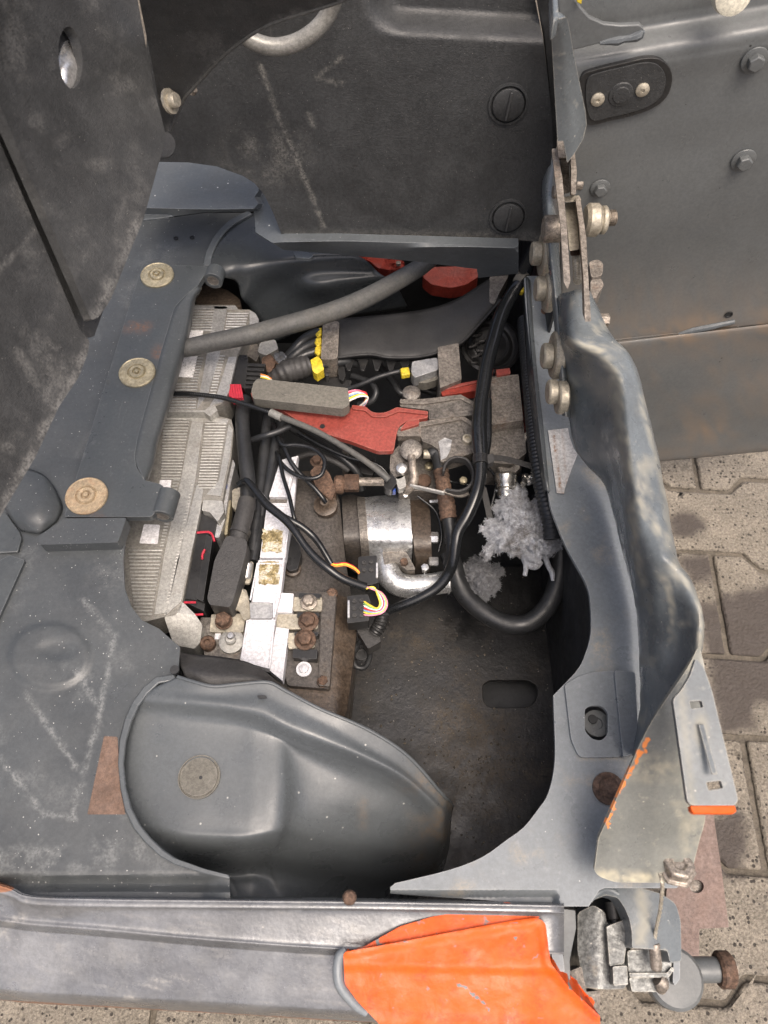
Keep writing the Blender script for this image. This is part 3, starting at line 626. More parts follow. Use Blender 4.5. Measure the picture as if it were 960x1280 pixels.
# ------------------------------------------------------------------ side panel on the far right
def zV(x, y, yp): d = ray(x, y); t = yp / d.y; return CAMZ + d.z * t
sp_ = thing('body_cowl', 'tall dark grey steel panel with oval pad and bolts at upper right', 'panel', (.62, .957, .08))
xs_ = [700, 735, 770, 800, 850, 900, 950, 1010]
yb = lambda x: 74 - (x - 720) * 42 / 240
rows = []
for dy, k in ((-150, .996), (-60, .994), (-34, .992), (-22, .988), (-8, .972), (4, .961)):
    rows.append([(x, yb(x) + dy, zV(x, yb(x) + dy, k)) for x in xs_])
for dy in (18, 40, 120, 220): rows.append([(x, yb(x) + dy, zV(x, yb(x) + dy, .957)) for x in xs_])
cr_ = lambda x: 424 - (x - 780) * 20 / 180
rows.append([(x, cr_(x) - 14, zV(x, cr_(x) - 14, .957)) for x in xs_])
rows.append([(x, cr_(x), zV(x, cr_(x), .955)) for x in xs_])
rows.append([(x, cr_(x) + 10, zV(x, cr_(x) + 10, .944)) for x in xs_])
rows.append([(x, 490, zV(x, 490, .940)) for x in xs_])
bt = lambda x: 577 - (x - 825) * 13 / 135
rows.append([(x, bt(x) - 12, zV(x, bt(x) - 12, .936)) for x in xs_])
rows.append([(x, bt(x), zV(x, bt(x), .936)) for x in xs_])
def panel_attr(x, y):
    s = .9 * (1 - sst(0, 26, abs(y - cr_(x)) )) * sst(-.5, .3, nz(x, y, 30)) + .55 * sst(330, 410, y) * (1 - sst(470, 560, y)) * sst(-.4, .4, nz(x, y, 60, 2))
    s = max(s, 1.0 * max(0, 1.3 - 1.3 * math.hypot((x - 880) / 55, (y - 535) / 34)) * sst(-.4, .1, nz(x, y, 16, 4)), .55 * sst(540, 578, y), .5 * sst(420, 480, y) * sst(-.2, .5, nz(x, y, 40, 6)), .5 * sst(300, 415, y) * (1 - sst(430, 470, y)))
    return max(0, min(1, s * (.6 + .55 * nz(x, y, 11, 9))))
loft('pressed_sheet', rows, M['panel'], sp_, .004, 8, attr=panel_attr)
YP, YN = Vector((0, .957, 0)), Vector((0, -1, 0))
PF = lambda off: (lambda x, y: PP(x, y, YP + YN * off, YN))
# oval pad
st = crv([(727, 96), (742, 88), (780, 79), (808, 73), (826, 75), (838, 87), (840, 103), (833, 122), (815, 136), (790, 145), (760, 152), (738, 157), (728, 148), (724, 120)], 4, True)
c0 = (783, 114)
sc_ = lambda k: [(c0[0] + (x - c0[0]) * k, c0[1] + (y - c0[1]) * k) for x, y in st]
pad = sheet('oval_pad', st, 0, M['plastblk'], sp_, .010, [], 0, .003, f=PF(.006))
sheet('pad_face', sc_(.86), 0, M['kick'], pad, .006, bev=.0015, f=PF(.008))
for x, y, r in ((747, 124, 8), (803, 112, 8)): lathe('pad_screw', PF(.008)(x, y), YN, [(.0088, 0), (.0088, .002), (.006, .0035), (.0025, .0035), (.002, .0015), (0, .0015)], M['zinc'], pad, 18)
lathe('pad_button', PF(.008)(776, 118), YN, [(.016, 0), (.015, .0015), (.011, .002), (.010, .003), (0, .0032)], M['kick'], pad, 22)
for x, y, r in ((943, 75, 13), (929, 200, 12.5), (750, 235, 11)):
    q = PF(.002)(x, y); rr = r * (q - CAM).length / F
    bolt('panel_bolt', q, rr * .62, M['panel'], sp_, YN, 1.6, rr * .6)
for x, y in ((911, 393),): lathe('drain_hole', PF(.0005)(x, y), YN, [(.007, 0), (.007, .0015), (.005, .0015), (.004, -.003), (0, -.003)], M['dark'], sp_, 14)
bm = bmesh.new(); bm_tube(bm, [PF(.004)(*q) for q in ((848, 418), (865, 413), (890, 408), (918, 402))], [.004, .006, .006, .004], 8); fin(bm, 'weld_bead', M['rail'], sp_)
zS = zV(760, yb(760), .957) + .018
gs = sheet('gusset_plate', [(694, -30), (712, -30), (719, 0), (727, 11), (737, 22), (755, 30), (775, 32), (800, 31), (805, 36), (802, 46), (780, 50), (748, 55), (716, 63), (700, 30)], 0, M['panel'], sp_, .008, bev=.0015, f=PF(.012))
bm = bmesh.new(); bm_tube(bm, [PF(.012)(*q) for q in ((750, 54), (762, 52), (772, 51), (780, 49), (788, 48), (795, 46), (801, 43), (804, 38))], [.002, .004, .0055, .004, .0045, .006, .0055, .003], 8); fin(bm, 'weld_bead', M['rail'], sp_)
kn = lathe('ivory_knob', PF(.0)(911, -9), Vector((0, -1, .3)), [(.020, 0), (.021, .008), (.0205, .018), (.012, .022), (0, .022)], M['ivory'], None, 28); tagup(kn, 'ivory plastic knob cut off by the top edge, above the bolts', 'knob')
sheet('yellow_tag', [(720, -8), (728, -8), (727, 6), (721, 3)], 0, M['yellow'], sp_, .002, f=PF(.018))

# ------------------------------------------------------------------ right-hand frame: upright cheek and deck around the pit edge
fr = thing('pit_deck', 'light grey steel deck with curved cut edge along the right of the pit', 'frame', P(660, 1090, .55))
DECK = crv([(655, 345), (657, 380), (662, 430), (668, 475), (675, 524), (680, 560), (684, 595), (687, 628), (696, 655), (707, 682), (720, 706), (731, 726), (737, 745), (739, 777), (738, 795), (734, 811), (727, 829), (719, 841)], 3) + [(692, 869)] + \
       crv([(692, 876), (693, 905), (694, 935), (693, 958), (689, 980), (683, 997), (674, 1010), (655, 1034), (632, 1051), (602, 1072), (560, 1088), (494, 1104)], 3) + [(488, 1109), (488, 1117), (690, 1131), (700, 1133), (736, 1133), (749, 1113), (756, 1110), (846, 1110), (858, 1100), (868, 1010), (856, 900), (856, 838), (838, 790), (822, 720), (786, 610), (735, 560), (712, 470), (700, 380), (692, 345)]
def deck_z(x, y):
    z = .556
    z -= .012 * sst(1112, 1121, y) * (1 - sst(690, 700, x))
    return z
def deck_attr(x, y):
    s = .8 * (1 - sst(4, 22, math.hypot((x - 752) / 1.0, (y - 815) / 2.6))) * sst(-.3, .3, nz(x, y, 14)) + .6 * (1 - sst(2, 16, abs(x - 765 - (y - 840) * .02))) * (830 < y < 960) * sst(-.1, .4, nz(x, y, 16, 2))
    s = max(s, .5 * sst(.15, .6, nz(x, y, 45, 3)) * (y > 560), .6 * (1 - sst(0, 5, abs(y - 948))) * (720 < x < 790))
    return s
slot = rnd([(731, 886), (738, 882), (752, 882), (760, 890), (760, 918), (752, 926), (740, 924), (731, 914)], 5)
sheet('deck_plate', DECK, deck_z, M['deck'], fr, .006, [slot], 3.6, .0018, deck_attr)
blk('raised_pad', rnd([(706, 856), (722, 846), (742, 840), (770, 838), (780, 850), (777, 946), (724, 947), (714, 925)], [4, 3, 3, 6, 6, 6, 8, 8]),   .5615, .005, M['deck'], fr, .003, holes=[slot])
blk('side_rib', rnd([(768, 838), (794, 840), (799, 940), (779, 946)], 3), .568, .010, M['deck'], fr, .005)
lathe('slot_bolt', P(745, 905, .540), UP, [(.017, 0), (.017, .004), (.008, .004), (.007, .001), (0, .001)], M['panel'], fr, 20)
lathe('slot_bolt_hole', P(741, 899, .5445), UP, [(.006, 0), (.0055, .0008), (0, .0008)], M['dark'], fr, 16)
lathe('rusty_bolt', P(760, 986, .556), UP, [(.019, 0), (.019, .004), (.013, .006), (.011, .004), (0, .0045)], M['rust'], fr, 24)
# standing cheek along the upper pit edge
loft('cheek_lip', [[(663, 350, .56), (657, 346, .556), (652, 348, .50)], [(666, 400, .56), (660, 400, .556), (655, 402, .50)], [(672, 470, .56), (666, 470, .556), (660, 474, .50)], [(680, 540, .56), (673, 540, .556), (668, 546, .50)], [(687, 615, .56), (682, 612, .556), (680, 618, .50)]], M['bracket'], fr, .003, 4)
lathe('cheek_hole', P(682, 389, .5565), UP, [(.0085, 0), (.0085, .001), (.006, .001), (.005, -.003), (0, -.003)], M['rust'], fr, 16)
lbl = sheet('type_plate', [(685, 538), (710, 535), (712, 546), (717, 560), (722, 568), (714, 588), (707, 608), (705, 617), (696, 616)], .5605, M['silverlabel'], fr, .0008, [], 2.2, .0003,
      lambda x, y: max(1 - sst(1.2, 2.6, abs(x - (692 + (y - 540) * .115))), .5 * (1 - sst(.8, 2, abs(x - (703 + (y - 540) * .08)))), 1.2 * (1 - sst(1, 7, 617 - y))))
lbl['label'] = 'silver type plate with rusty worn rows of print'
# ------------------------------------------------------------------ gate/door edge standing on the deck
dr = thing('hinged_gate', 'worn blue-grey gate panel with folded rounded edge standing at the right', 'gate', P(780, 1000, .56))
D = [[(696, 375, .70), (700, 368, .74), (712, 364, .765), (724, 361, .77), (738, 364, .765), (742, 376, .70)],
 [(698, 420, .68), (703, 423, .72), (713, 424, .77), (737, 410, .775), (760, 413, .765), (766, 430, .70)],
 [(704, 470, .64), (715, 458, .69), (745, 447, .765), (768, 437, .775), (789, 446, .765), (793, 462, .69)],
 [(709, 515, .61), (730, 510, .655), (768, 478, .765), (786, 476, .775), (803, 490, .765), (806, 505, .69)],
 [(722, 566, .59), (745, 562, .64), (777, 535, .765), (796, 530, .775), (815, 540, .765), (818, 555, .69)],
 [(755, 606, .58), (768, 605, .65), (785, 598, .765), (806, 590, .775), (826, 592, .765), (829, 608, .69)],
 [(768, 650, .575), (778, 655, .65), (791, 650, .76), (814, 645, .78), (836, 650, .765), (839, 665, .69)],
 [(782, 705, .575), (787, 700, .65), (800, 698, .75), (824, 690, .785), (847, 700, .765), (849, 715, .69)],
 [(792, 745, .575), (797, 742, .65), (812, 735, .735), (838, 720, .775), (862, 722, .77), (866, 735, .69)],
 [(797, 785, .575), (802, 785, .65), (820, 783, .70), (848, 768, .745), (877, 770, .775), (880, 785, .70)],
 [(799, 830, .575), (805, 827, .64), (822, 830, .68), (848, 812, .715), (873, 808, .765), (876, 820, .70)],
 [(800, 885, .57), (807, 880, .61), (822, 872, .655), (845, 850, .705), (868, 824, .74), (872, 834, .70)],
 [(790, 945, .565), (797, 940, .59), (810, 925, .62), (835, 890, .67), (858, 860, .71), (864, 868, .68)]]
def door_attr(x, y):
    s = .9 * (1 - sst(2, 10, lined(x, y, [(715, 430), (750, 440), (768, 462), (775, 530), (786, 600)]) + 4 * nz(x, y, 12))) + .75 * max(0, 1 - math.hypot((x - 755) / 40, (y - 420) / 40)) * sst(-.2, .3, nz(x, y, 13))
    s = max(s, .9 * (1 - sst(2, 9, lined(x, y, [(789, 630), (795, 690), (803, 728)]) + 2 * nz(x, y, 8))), .8 * (1 - sst(2, 10, lined(x, y, [(795, 625), (815, 650), (822, 665)]) + 3 * nz(x, y, 8))), .9 * (1 - sst(1, 7, lined(x, y, [(850, 718), (870, 740), (877, 780), (874, 812)]))), .55 * sst(.1, .5, nz(x, y, 30, 2)))
    s = max(s, .6 * (1 - sst(0, 6, lined(x, y, [(800, 500), (827, 600), (838, 655)]))))
    s = max(s, .8 * (1 - sst(1, 6, lined(x, y, [(830, 720), (842, 760), (838, 800)]) + 2 * nz(x, y, 8, 3))))
    return max(0, min(1, s * (.62 + 1.0 * nz(x, y, 7, 14))))
loft('folded_edge', D, M['door'], dr, .004, 7, attr=door_attr, f=lambda x, y, z: P(x + 1.1 * nz(x, y, 18, 3), y + 1 * nz(x, y, 18, 4), z + .0022 * nz(x, y, 22, 5)))
FL = crv([(874, 805), (862, 830), (848, 852), (820, 893), (800, 930), (770, 1000), (748, 1048)], 4) + rnd([(738, 1069), (745, 1094), (768, 1103), (852, 1104), (864, 1092)], 8, 4)[5:-5] + crv([(866, 1085), (874, 1052), (882, 1018), (880, 950), (884, 880), (880, 830)], 4)
def flap_attr(x, y):
    s = .3 * sst(.0, .6, nz(x, y, 50, 2)) + .7 * (1 - sst(2, 14, math.hypot((x - 812) / 2, y - 960) / 2)) * .6 + .7 * (1 - sst(2, 14, lined(x, y, [(750, 1095), (850, 1100)])))
    o = max(.9 * (1 - sst(2, 7, lined(x, y, [(810, 925), (786, 965), (770, 1000), (757, 1035)]) + 3 * nz(x, y, 9))), .7 * max(0, 1 - math.hypot((x - 800) / 34, (y - 990) / 28)) * sst(0, .5, nz(x, y, 12, 5)) * 1.0, .8 * (1 - sst(2, 6, math.hypot(x - 807, y - 940))))
    return max(0, min(1, s * (.6 + .9 * nz(x, y, 9, 12)))), o * (.62 + .35 * nz(x, y, 6, 8))
sheet('lower_flap', FL, lambda x, y: .585 + .18 * sst(-60, 300, 1104 - y) + .004 * math.sin(x * .07) * sst(1090, 1000, y), M['flap'], dr, .004, [], 3, .0015, flap_attr)
tab = sheet('latch_tab', rnd([(841, 874), (852, 862), (862, 845), (870, 822), (880, 834), (890, 862), (923, 1000), (919, 1007), (864, 1007), (859, 1001)], [5, 5, 3, 4, 3, 6, 5, 4, 4, 4]), lambda x, y: .80 - .0001 * (y - 870), M['door'], dr, .006,
      [rnd([(862, 877), (877, 876), (879, 884), (864, 886)], 1.5), rnd([(883, 978), (901, 976), (904, 985), (886, 988)], 1.5)], 7, .0015, lambda x, y: (.7 * (1 - sst(3, 14, math.hypot((x - 876) / 1, (y - 912) / 2.2))) + .5 * (1 - sst(0, 8, abs(x - (852 + (y - 870) * .1)))), 0))
sheet('orange_tip', [(863, 1006.5), (919, 1006.5), (921, 1014), (917, 1017), (868, 1017), (864, 1013)], .786, M['orange'], tab, .008, bev=.001)
bm = bmesh.new(); bm_sheet(bm, [(873, 905), (880, 905), (897, 968), (890, 968)], zf(.8005), .0015); fin(bm, 'raised_rib', M['door'], tab, .0007)
p = P(845, 1082, .615)
lathe('pivot_nut', P(845, 1087, .60), Vector((0, .35, 1)), [(.0215, 0), (.0215, .003), (.017, .004), (.0175, .014), (.015, .0165), (.008, .0165), (.007, .013), (0, .013)], M['rustlight'], dr, 6, bev=.0012)

# ------------------------------------------------------------------ rusty latch and hinge at the top of the gate
hg = thing('gate_latch', 'rusty latch of stacked steel plates, spring and nuts at gate top', 'latch', P(712, 300, .74))
def hp(nm, pts, z, h, m, r=2): z += .05 * sst(320, 200, pts[0][1]); return sheet(nm, rnd(pts, r), z, M[m], hg, h, bev=.0015, down=(P(690, 270, .80) - CAM).normalized())
hp('side_plate', [(689.5, 186), (696, 185), (703, 222), (708, 277), (713, 352), (709.5, 362), (704.5, 352), (700.5, 281), (694.5, 230)], .835, .075, 'rustlight')
hp('pivot_block', [(696, 174), (708.5, 174), (711, 197), (698, 197)], .845, .05, 'rustlight')
hp('side_plate', [(712.5, 184), (718, 185), (721, 213), (720, 243), (714, 243), (714, 212)], .835, .07, 'rustlight')
hp('long_plate', [(719, 247), (725, 245), (733, 298), (735, 340), (739, 402), (731, 402), (729.5, 350), (724, 281)], .82, .07, 'rustlight')
hp('bridge', [(704, 246), (724, 244), (727, 251), (706, 253)], .815, .02, 'zinc')
hp('latch_tongue', [(706, 254), (719, 252), (722, 280), (724, 312), (712, 314), (709, 285)], .80, .05, 'zinc')
hp('inner_plate', [(700, 198), (711, 197), (713, 240), (704, 242)], .80, .04, 'rustlight')
hp('rust_stop', [(713, 312), (726, 311), (726.5, 319), (713, 320)], .81, .02, 'rust')
bm = bmesh.new(); bm_cable(bm, [(721, 321, .80), (722, 335, .80), (722, 353, .80)], [5.5, 5.6, 5.2], 8, 12, (.0035, .09)); fin(bm, 'spring', M['zinc'], hg)
XA = Vector((1, 0, 0))
def xcyl(nm, x0, x1, y, z, r, m, seg=20, ch=.12, parent=None):
    a, b = P(x0, y, z), P(x1, y, z); rr = r * mpp(x0, y, z); L = (b - a).length
    return lathe(nm, a, b - a, [(rr * (1 - ch), 0), (rr, rr * ch), (rr, L - rr * ch), (rr * (1 - ch), L), (0, L)], M[m], parent or hg, seg, 38)
xcyl('pivot_head', 679, 702, 286, .80, 16.5, 'rustlight'); xcyl('lock_nut', 731, 750, 275, .79, 20, 'zinc', 28, .2); xcyl('nut_collar', 750, 758, 275, .79, 17, 'zinc')
bm = bmesh.new(); a, b = P(755, 273, .79), P(769, 272, .79); n = 40
bm_tube(bm, [a.lerp(b, i / n) for i in range(n + 1)], [(.0105 + .0008 * math.sin(i * 1.4)) for i in range(n + 1)], 14); fin(bm, 'threaded_end', M['rustlight'], hg)
xcyl('small_pin', 719, 728, 229, .80, 8, 'rustlight'); xcyl('small_pin', 691, 697, 240, .80, 8, 'rustlight')
blk('stop_nut', [(736, 327), (748, 324), (754, 329), (753, 344), (739, 347)], .76, .03, M['brownsteel'], hg, .003, 4)
blk('stop_nut', [(738, 350), (752, 348), (755, 357), (748, 366), (745, 373), (738, 372)], .755, .03, M['brownsteel'], hg, .003, 4)
xcyl('lower_nut', 738, 761, 400, .74, 8, 'rustlight', 6); blk('nut_plate', [(740, 384), (750, 388), (757, 410), (764, 424), (748, 420)], .735, .02, M['rustlight'], hg, .002, 3)
# mounting screws with flanges, seen from the side
for i, (xh, xf, x1, y, yf, rh, rf, z) in enumerate(((664, 676, 686, 317, 318, 14.5, 28, .70), (669, 681, 691, 361, 366, 15, 24, .69), (677.5, 690, 702, 445, 444, 16, 30, .66), (684, 696, 708, 490, 497, 15.5, 21, .645))):
    s_ = thing('flange_screw', ['topmost of four flange screws beside the latch', 'second flange screw below the latch nut', 'flange screw beside the top of the gate fold', 'lowest flange screw above the silver type plate'][i], 'screw', P((xh + x1) / 2, y, z - .02), 'flange screws along the gate hinge')
    xcyl('screw_head', xh, xf + 1, y, z, rh, 'zinc', 24, .14, s_); xcyl('screw_flange', xf, x1, yf, z, rf, 'zinc', 28, .08, s_)
hb = sheet('latch_post', rnd([(688.5, 36), (691, 26), (708, 21), (711, 30), (718, 71), (726, 110), (732, 139), (733.5, 156), (729, 174), (718, 192), (709, 204), (704, 176), (697, 177), (693, 112)], 2), lambda x, y: 1.10 - .0011 * (y - 20) - .010 * sst(0, 22, x - (694 + .10 * y)), M['door'], None, .010, [], 8, .002)
tagup(hb, 'upright blue-grey steel blade above the rusty latch', 'blade')
blk('blade_root', [(690, -20), (697, -20), (699, 20), (692, 26)], 1.115, .02, M['door'], hb, .002)
loft('curved_stay', [[(690, 190, .76), (694, 192, .78), (700, 198, .775), (704, 206, .75)], [(680, 212, .755), (686, 212, .775), (694, 216, .77), (700, 224, .74)], [(677, 236, .75), (683, 236, .77), (692, 238, .765), (698, 240, .74)], [(678, 262, .745), (684, 262, .765), (692, 262, .76), (698, 262, .735)], [(684, 320, .73), (688, 322, .745), (694, 326, .74), (700, 330, .72)], [(692, 400, .69), (697, 400, .705), (702, 400, .70), (705, 402, .69)], [(703, 520, .63), (707, 520, .64), (711, 520, .635), (714, 522, .62)]], M['door'], hb, .004, 5)

# ------------------------------------------------------------------ pedal tub
tb = thing('moulded_tub', 'smooth grey moulded tub with round blank cap in the lower left', 'tub', P(300, 1100, .42))
TR = [[(222, 846, .557), (245, 853, .562), (268, 858, .562), (300, 855, .562), (335, 853, .562), (358, 864, .558), (400, 886, .552), (460, 912, .53), (510, 945, .50), (552, 992, .45)],
 [(192, 860, .556), (240, 866, .56), (268, 869, .56), (300, 868, .56), (332, 869, .56), (360, 884, .555), (400, 902, .548), (455, 931, .525), (505, 961, .495), (550, 1003, .446)],
 [(174, 874, .552), (235, 879, .560), (272, 882, .562), (300, 886, .562), (326, 891, .561), (355, 906, .557), (390, 921, .550), (450, 944, .529), (505, 972, .498), (549, 1011, .446)],
 [(166, 888, .538), (230, 896, .541), (272, 899, .542), (300, 902, .542), (321, 907, .542), (350, 920, .536), (381, 935, .526), (445, 957, .505), (503, 985, .475), (548, 1024, .43)],
 [(157, 915, .530), (226, 918, .535), (274, 919, .535), (300, 920, .535), (322, 923, .535), (350, 932, .530), (374, 946, .512), (440, 973, .488), (503, 1000, .455), (547, 1040, .41)],
 [(151, 970, .525), (225, 978, .531), (274, 978, .531), (300, 979, .531), (324, 980, .531), (352, 984, .526), (376, 990, .502), (435, 1009, .472), (500, 1030, .435), (543, 1058, .38)],
 [(158, 1010, .522), (225, 1028, .528), (274, 1031, .528), (300, 1032, .528), (322, 1032, .527), (350, 1030, .520), (371, 1031, .490), (430, 1045, .448), (497, 1060, .405), (537, 1078, .34)],
 [(168, 1034, .518), (225, 1047, .522), (274, 1050, .522), (300, 1051, .521), (320, 1049, .518), (346, 1045, .508), (364, 1050, .47), (426, 1068, .42), (492, 1080, .37), (528, 1094, .31)],
 [(188, 1056, .51), (228, 1066, .485), (272, 1070, .475), (298, 1070, .472), (317, 1068, .47), (340, 1066, .46), (356, 1070, .44), (422, 1086, .39), (485, 1096, .34), (520, 1106, .28)],
 [(212, 1074, .505), (238, 1083, .44), (270, 1090, .42), (296, 1090, .417), (314, 1088, .415), (335, 1087, .41), (350, 1090, .405), (420, 1102, .36), (480, 1110, .31), (514, 1118, .26)],
 [(262, 1093, .49), (276, 1098, .43), (292, 1104, .42), (305, 1106, .417), (318, 1106, .415), (340, 1108, .40), (360, 1110, .39), (420, 1118, .34), (478, 1124, .29), (511, 1128, .25)],
 [(280, 1112, .47), (288, 1122, .43), (300, 1128, .425), (310, 1130, .42), (322, 1130, .41), (345, 1132, .40), (370, 1134, .38), (420, 1136, .33), (478, 1138, .28), (510, 1140, .24)]]
for r_ in TR: a_, b_, c_ = r_[-1]; r_.append((a_ + 10, b_ + 9, c_ - .05)); r_.append((a_ + 15, b_ + 16, max(.226, c_ - .13)))
tub_attr = lambda x, y: .8 * sst(480, 560, x) * sst(-.5, .3, nz(x, y, 30)) + .5 * (1 - sst(2, 8, lined(x, y, [(452, 1000), (450, 1030)])))
loft('shell', TR, M['tub'], tb, .004, 7, attr=tub_attr)
bm = bmesh.new(); bm_cable(bm, [(a, b, c + .001) for a, b, c in TR[0]], [2.2] * (len(TR[0]) - 2) + [1.5, 1], 6, 8); fin(bm, 'flange_edge', M['tub'], tb)
rr = 25.5 * mpp(249, 971, .533)
lathe('blank_cap', P(249, 971, .5335), Vector((.0, -.01, 1)), [(rr * 1.03, -.004), (rr * 1.03, .0012), (rr, .0012), (rr * .97, -.0012), (rr * .93, -.0012), (rr * .90, .0014), (rr * .5, .0024), (0, .0028)], M['oneoff_pad'], tb, 40)
lathe('cap_pinhole', P(251, 972, .5362), UP, [(.0022, 0), (.0022, .0006), (0, .0006)], M['dark'], tb, 10)
blk('flange_slot', rnd([(321, 869), (332, 869), (334, 873), (323, 873)], 2), .5685, .002, M['dark'], tb, .0004)
lathe('flange_notch', P(219, 838, .556), UP, [(.006, 0), (.006, .004), (0, .004)], M['dark'], tb, 12)
pk = loft('padded_edge', [[(222, 815, .50), (240, 818, .525), (270, 820, .53), (305, 826, .53), (330, 838, .525), (352, 858, .50)], [(226, 832, .54), (245, 838, .55), (270, 842, .552), (305, 844, .552), (328, 848, .548), (350, 866, .53)], [(232, 848, .545), (255, 856, .55), (275, 858, .55), (310, 856, .55), (330, 858, .545), (346, 870, .53)]], M['boot'], tb, .004, 6)
pk['label'] = 'leathery black padded edge behind the flange'

# ------------------------------------------------------------------ sill along the bottom with thick orange corner
sl = thing('side_sill', 'long scuffed dark metal sill with thick orange painted corner', 'sill', (-.1, -.05, .42))
X7 = [-40, 10, 40, 130, 260, 420, 560, 705]
top = dict(zip(X7, (1096, 1110, 1121, 1124, 1125.5, 1127, 1129, 1132))); fold = dict(zip(X7, (1150, 1156, 1160, 1167, 1179, 1190, 1194, 1196))); bot = dict(zip(X7, (1234, 1239, 1242, 1247, 1254, 1264, 1270, 1276)))
S = []
for base, dy, z in ((top, -5, .535), (top, -1, .566), (top, 2, .569), (top, 9, .569), (top, 14, .563), (fold, -12, .553), (fold, -3, .552), (fold, 3, .538), (fold, 9, .534), (bot, -34, .522), (bot, -8, .512), (bot, 1, .506), (bot, 6, .490), (bot, 9, .46), (bot, 12, .42)):
    S.append([(x, base[x] + dy, z) for x in X7])
def sill_attr(x, y):
    s = .8 * max(1 - sst(1, 4, lined(x, y, [(155, 1255), (180, 1232), (212, 1223)]) + nz(x, y, 6)), .7 * (1 - sst(2, 9, lined(x, y, [(0, 1165), (18, 1150), (28, 1146)]))))
    s = max(s, .14 * sst(.1, .55, nz(x, y, 32, 4)) * (y > 1190), .25 * sst(.3, .5, nz(x, y, 8, 6)))
    t = sum(max(0, 1 - math.hypot((x - a) / 12, (y - b) / 3)) for a, b in ((252, 1154), (392, 1166), (437, 1159)))
    s = max(s, min(1, t * 1.2)); o = 0
    o = max(o, (1 - sst(8, 30, x)) * (1 - sst(1108, 1124, y + x * .1)) * .9, .75 * sst(0, 6, y - (1246 + .06 * x)))
    return min(1, s), o
loft('pressed_channel', S, M['sill'], sl, .004, 7, attr=sill_attr)
def or_attr(x, y):
    s = .9 * max(0, 1 - math.hypot((x - 527) / 14, (y - 1222) / 9)) + .5 * (1 - sst(2, 9, lined(x, y, [(432, 1228), (476, 1266), (740, 1282)]))) + .5 * sst(.2, .6, nz(x, y, 30, 4)) + .6 * (1 - sst(1, 7, lined(x, y, [(683, 1155), (688, 1203), (710, 1233), (750, 1270)])))
    g_ = (1 - sst(1.5, 4, lined(x, y, [(568, 1226), (585, 1238), (612, 1262)]) + 3 * nz(x, y, 6))) * (.6 + .5 * nz(x, y, 5, 3))
    g_ = max(g_, .55 * (1 - sst(0, 5, lined(x, y, [(429, 1192), (560, 1167), (672, 1149), (685, 1160), (688, 1203), (712, 1235), (750, 1270)]))) * (.7 + .8 * nz(x, y, 9, 4)), .5 * sst(.45, .7, nz(x, y, 9, 31)))
    return min(1, s), g_
oc = sheet('orange_corner', rnd([(429, 1190), (470, 1183), (560, 1166), (640, 1151), (672, 1147), (682, 1154), (688, 1203), (710, 1233), (750, 1270), (750, 1292), (480, 1286), (447, 1252), (431, 1230)], [6, 0, 0, 0, 6, 5, 4, 6, 2, 0, 5, 4, 5], 4),
     lambda x, y: .566 + .003 * (1 - sst(0, 12, lined(x, y, [(435, 1190), (560, 1167), (676, 1150), (686, 1205), (748, 1270)]))) - .012 * sst(1205, 1280, y) - .004 * sst(0, 14, y - (1203 + .02 * (x - 430))) + .0012 * nz(x, y, 30, 8), M['orange'], sl, .030, [], 3.5, .003, or_attr)
sheet('orange_overspray', rnd([(450, 1186), (500, 1158), (540, 1146), (580, 1139), (632, 1135), (628, 1128), (638, 1128), (650, 1136), (668, 1140), (676, 1148), (640, 1153), (560, 1168), (470, 1185)], 3), lambda x, y: .563 - .002 * sst(436, 520, 436 + (520 - x)) , M['orange'], sl, .002, [], 4, .0005, lambda x, y: (.35, (1 - sst(436, 500, x)) * .5 + .55 * sst(.0, .5, nz(x, y, 10, 2))))
cable('weld_frame', [(431, 1188, .562), (424, 1196, .564), (422, 1215, .562), (426, 1234, .558), (444, 1256, .55), (458, 1266, .545)], [5, 6, 6.5, 6.5, 6, 5], M['deck'], sl)
blk('end_strap', rnd([(686, 1136), (697, 1137), (702, 1180), (706, 1215), (698, 1214), (690, 1196)], 2), .552, .06, M['deck'], sl, .002)
blk('end_plate', rnd([(699, 1136), (719, 1138), (720, 1160), (712, 1200), (713, 1232), (704, 1224), (700, 1190)], 2), .545, .08, M['panel'], sl, .002)
blk('end_foot', [(712, 1214), (727, 1208), (733, 1240), (750, 1238), (750, 1268), (722, 1240)], .50, .05, M['brownsteel'], sl, .002, 2)
lathe('rusty_nub', P(437, 1122, .569), UP, [(.0075, 0), (.008, .003), (.006, .006), (0, .0065)], M['rust'], sl, 12)

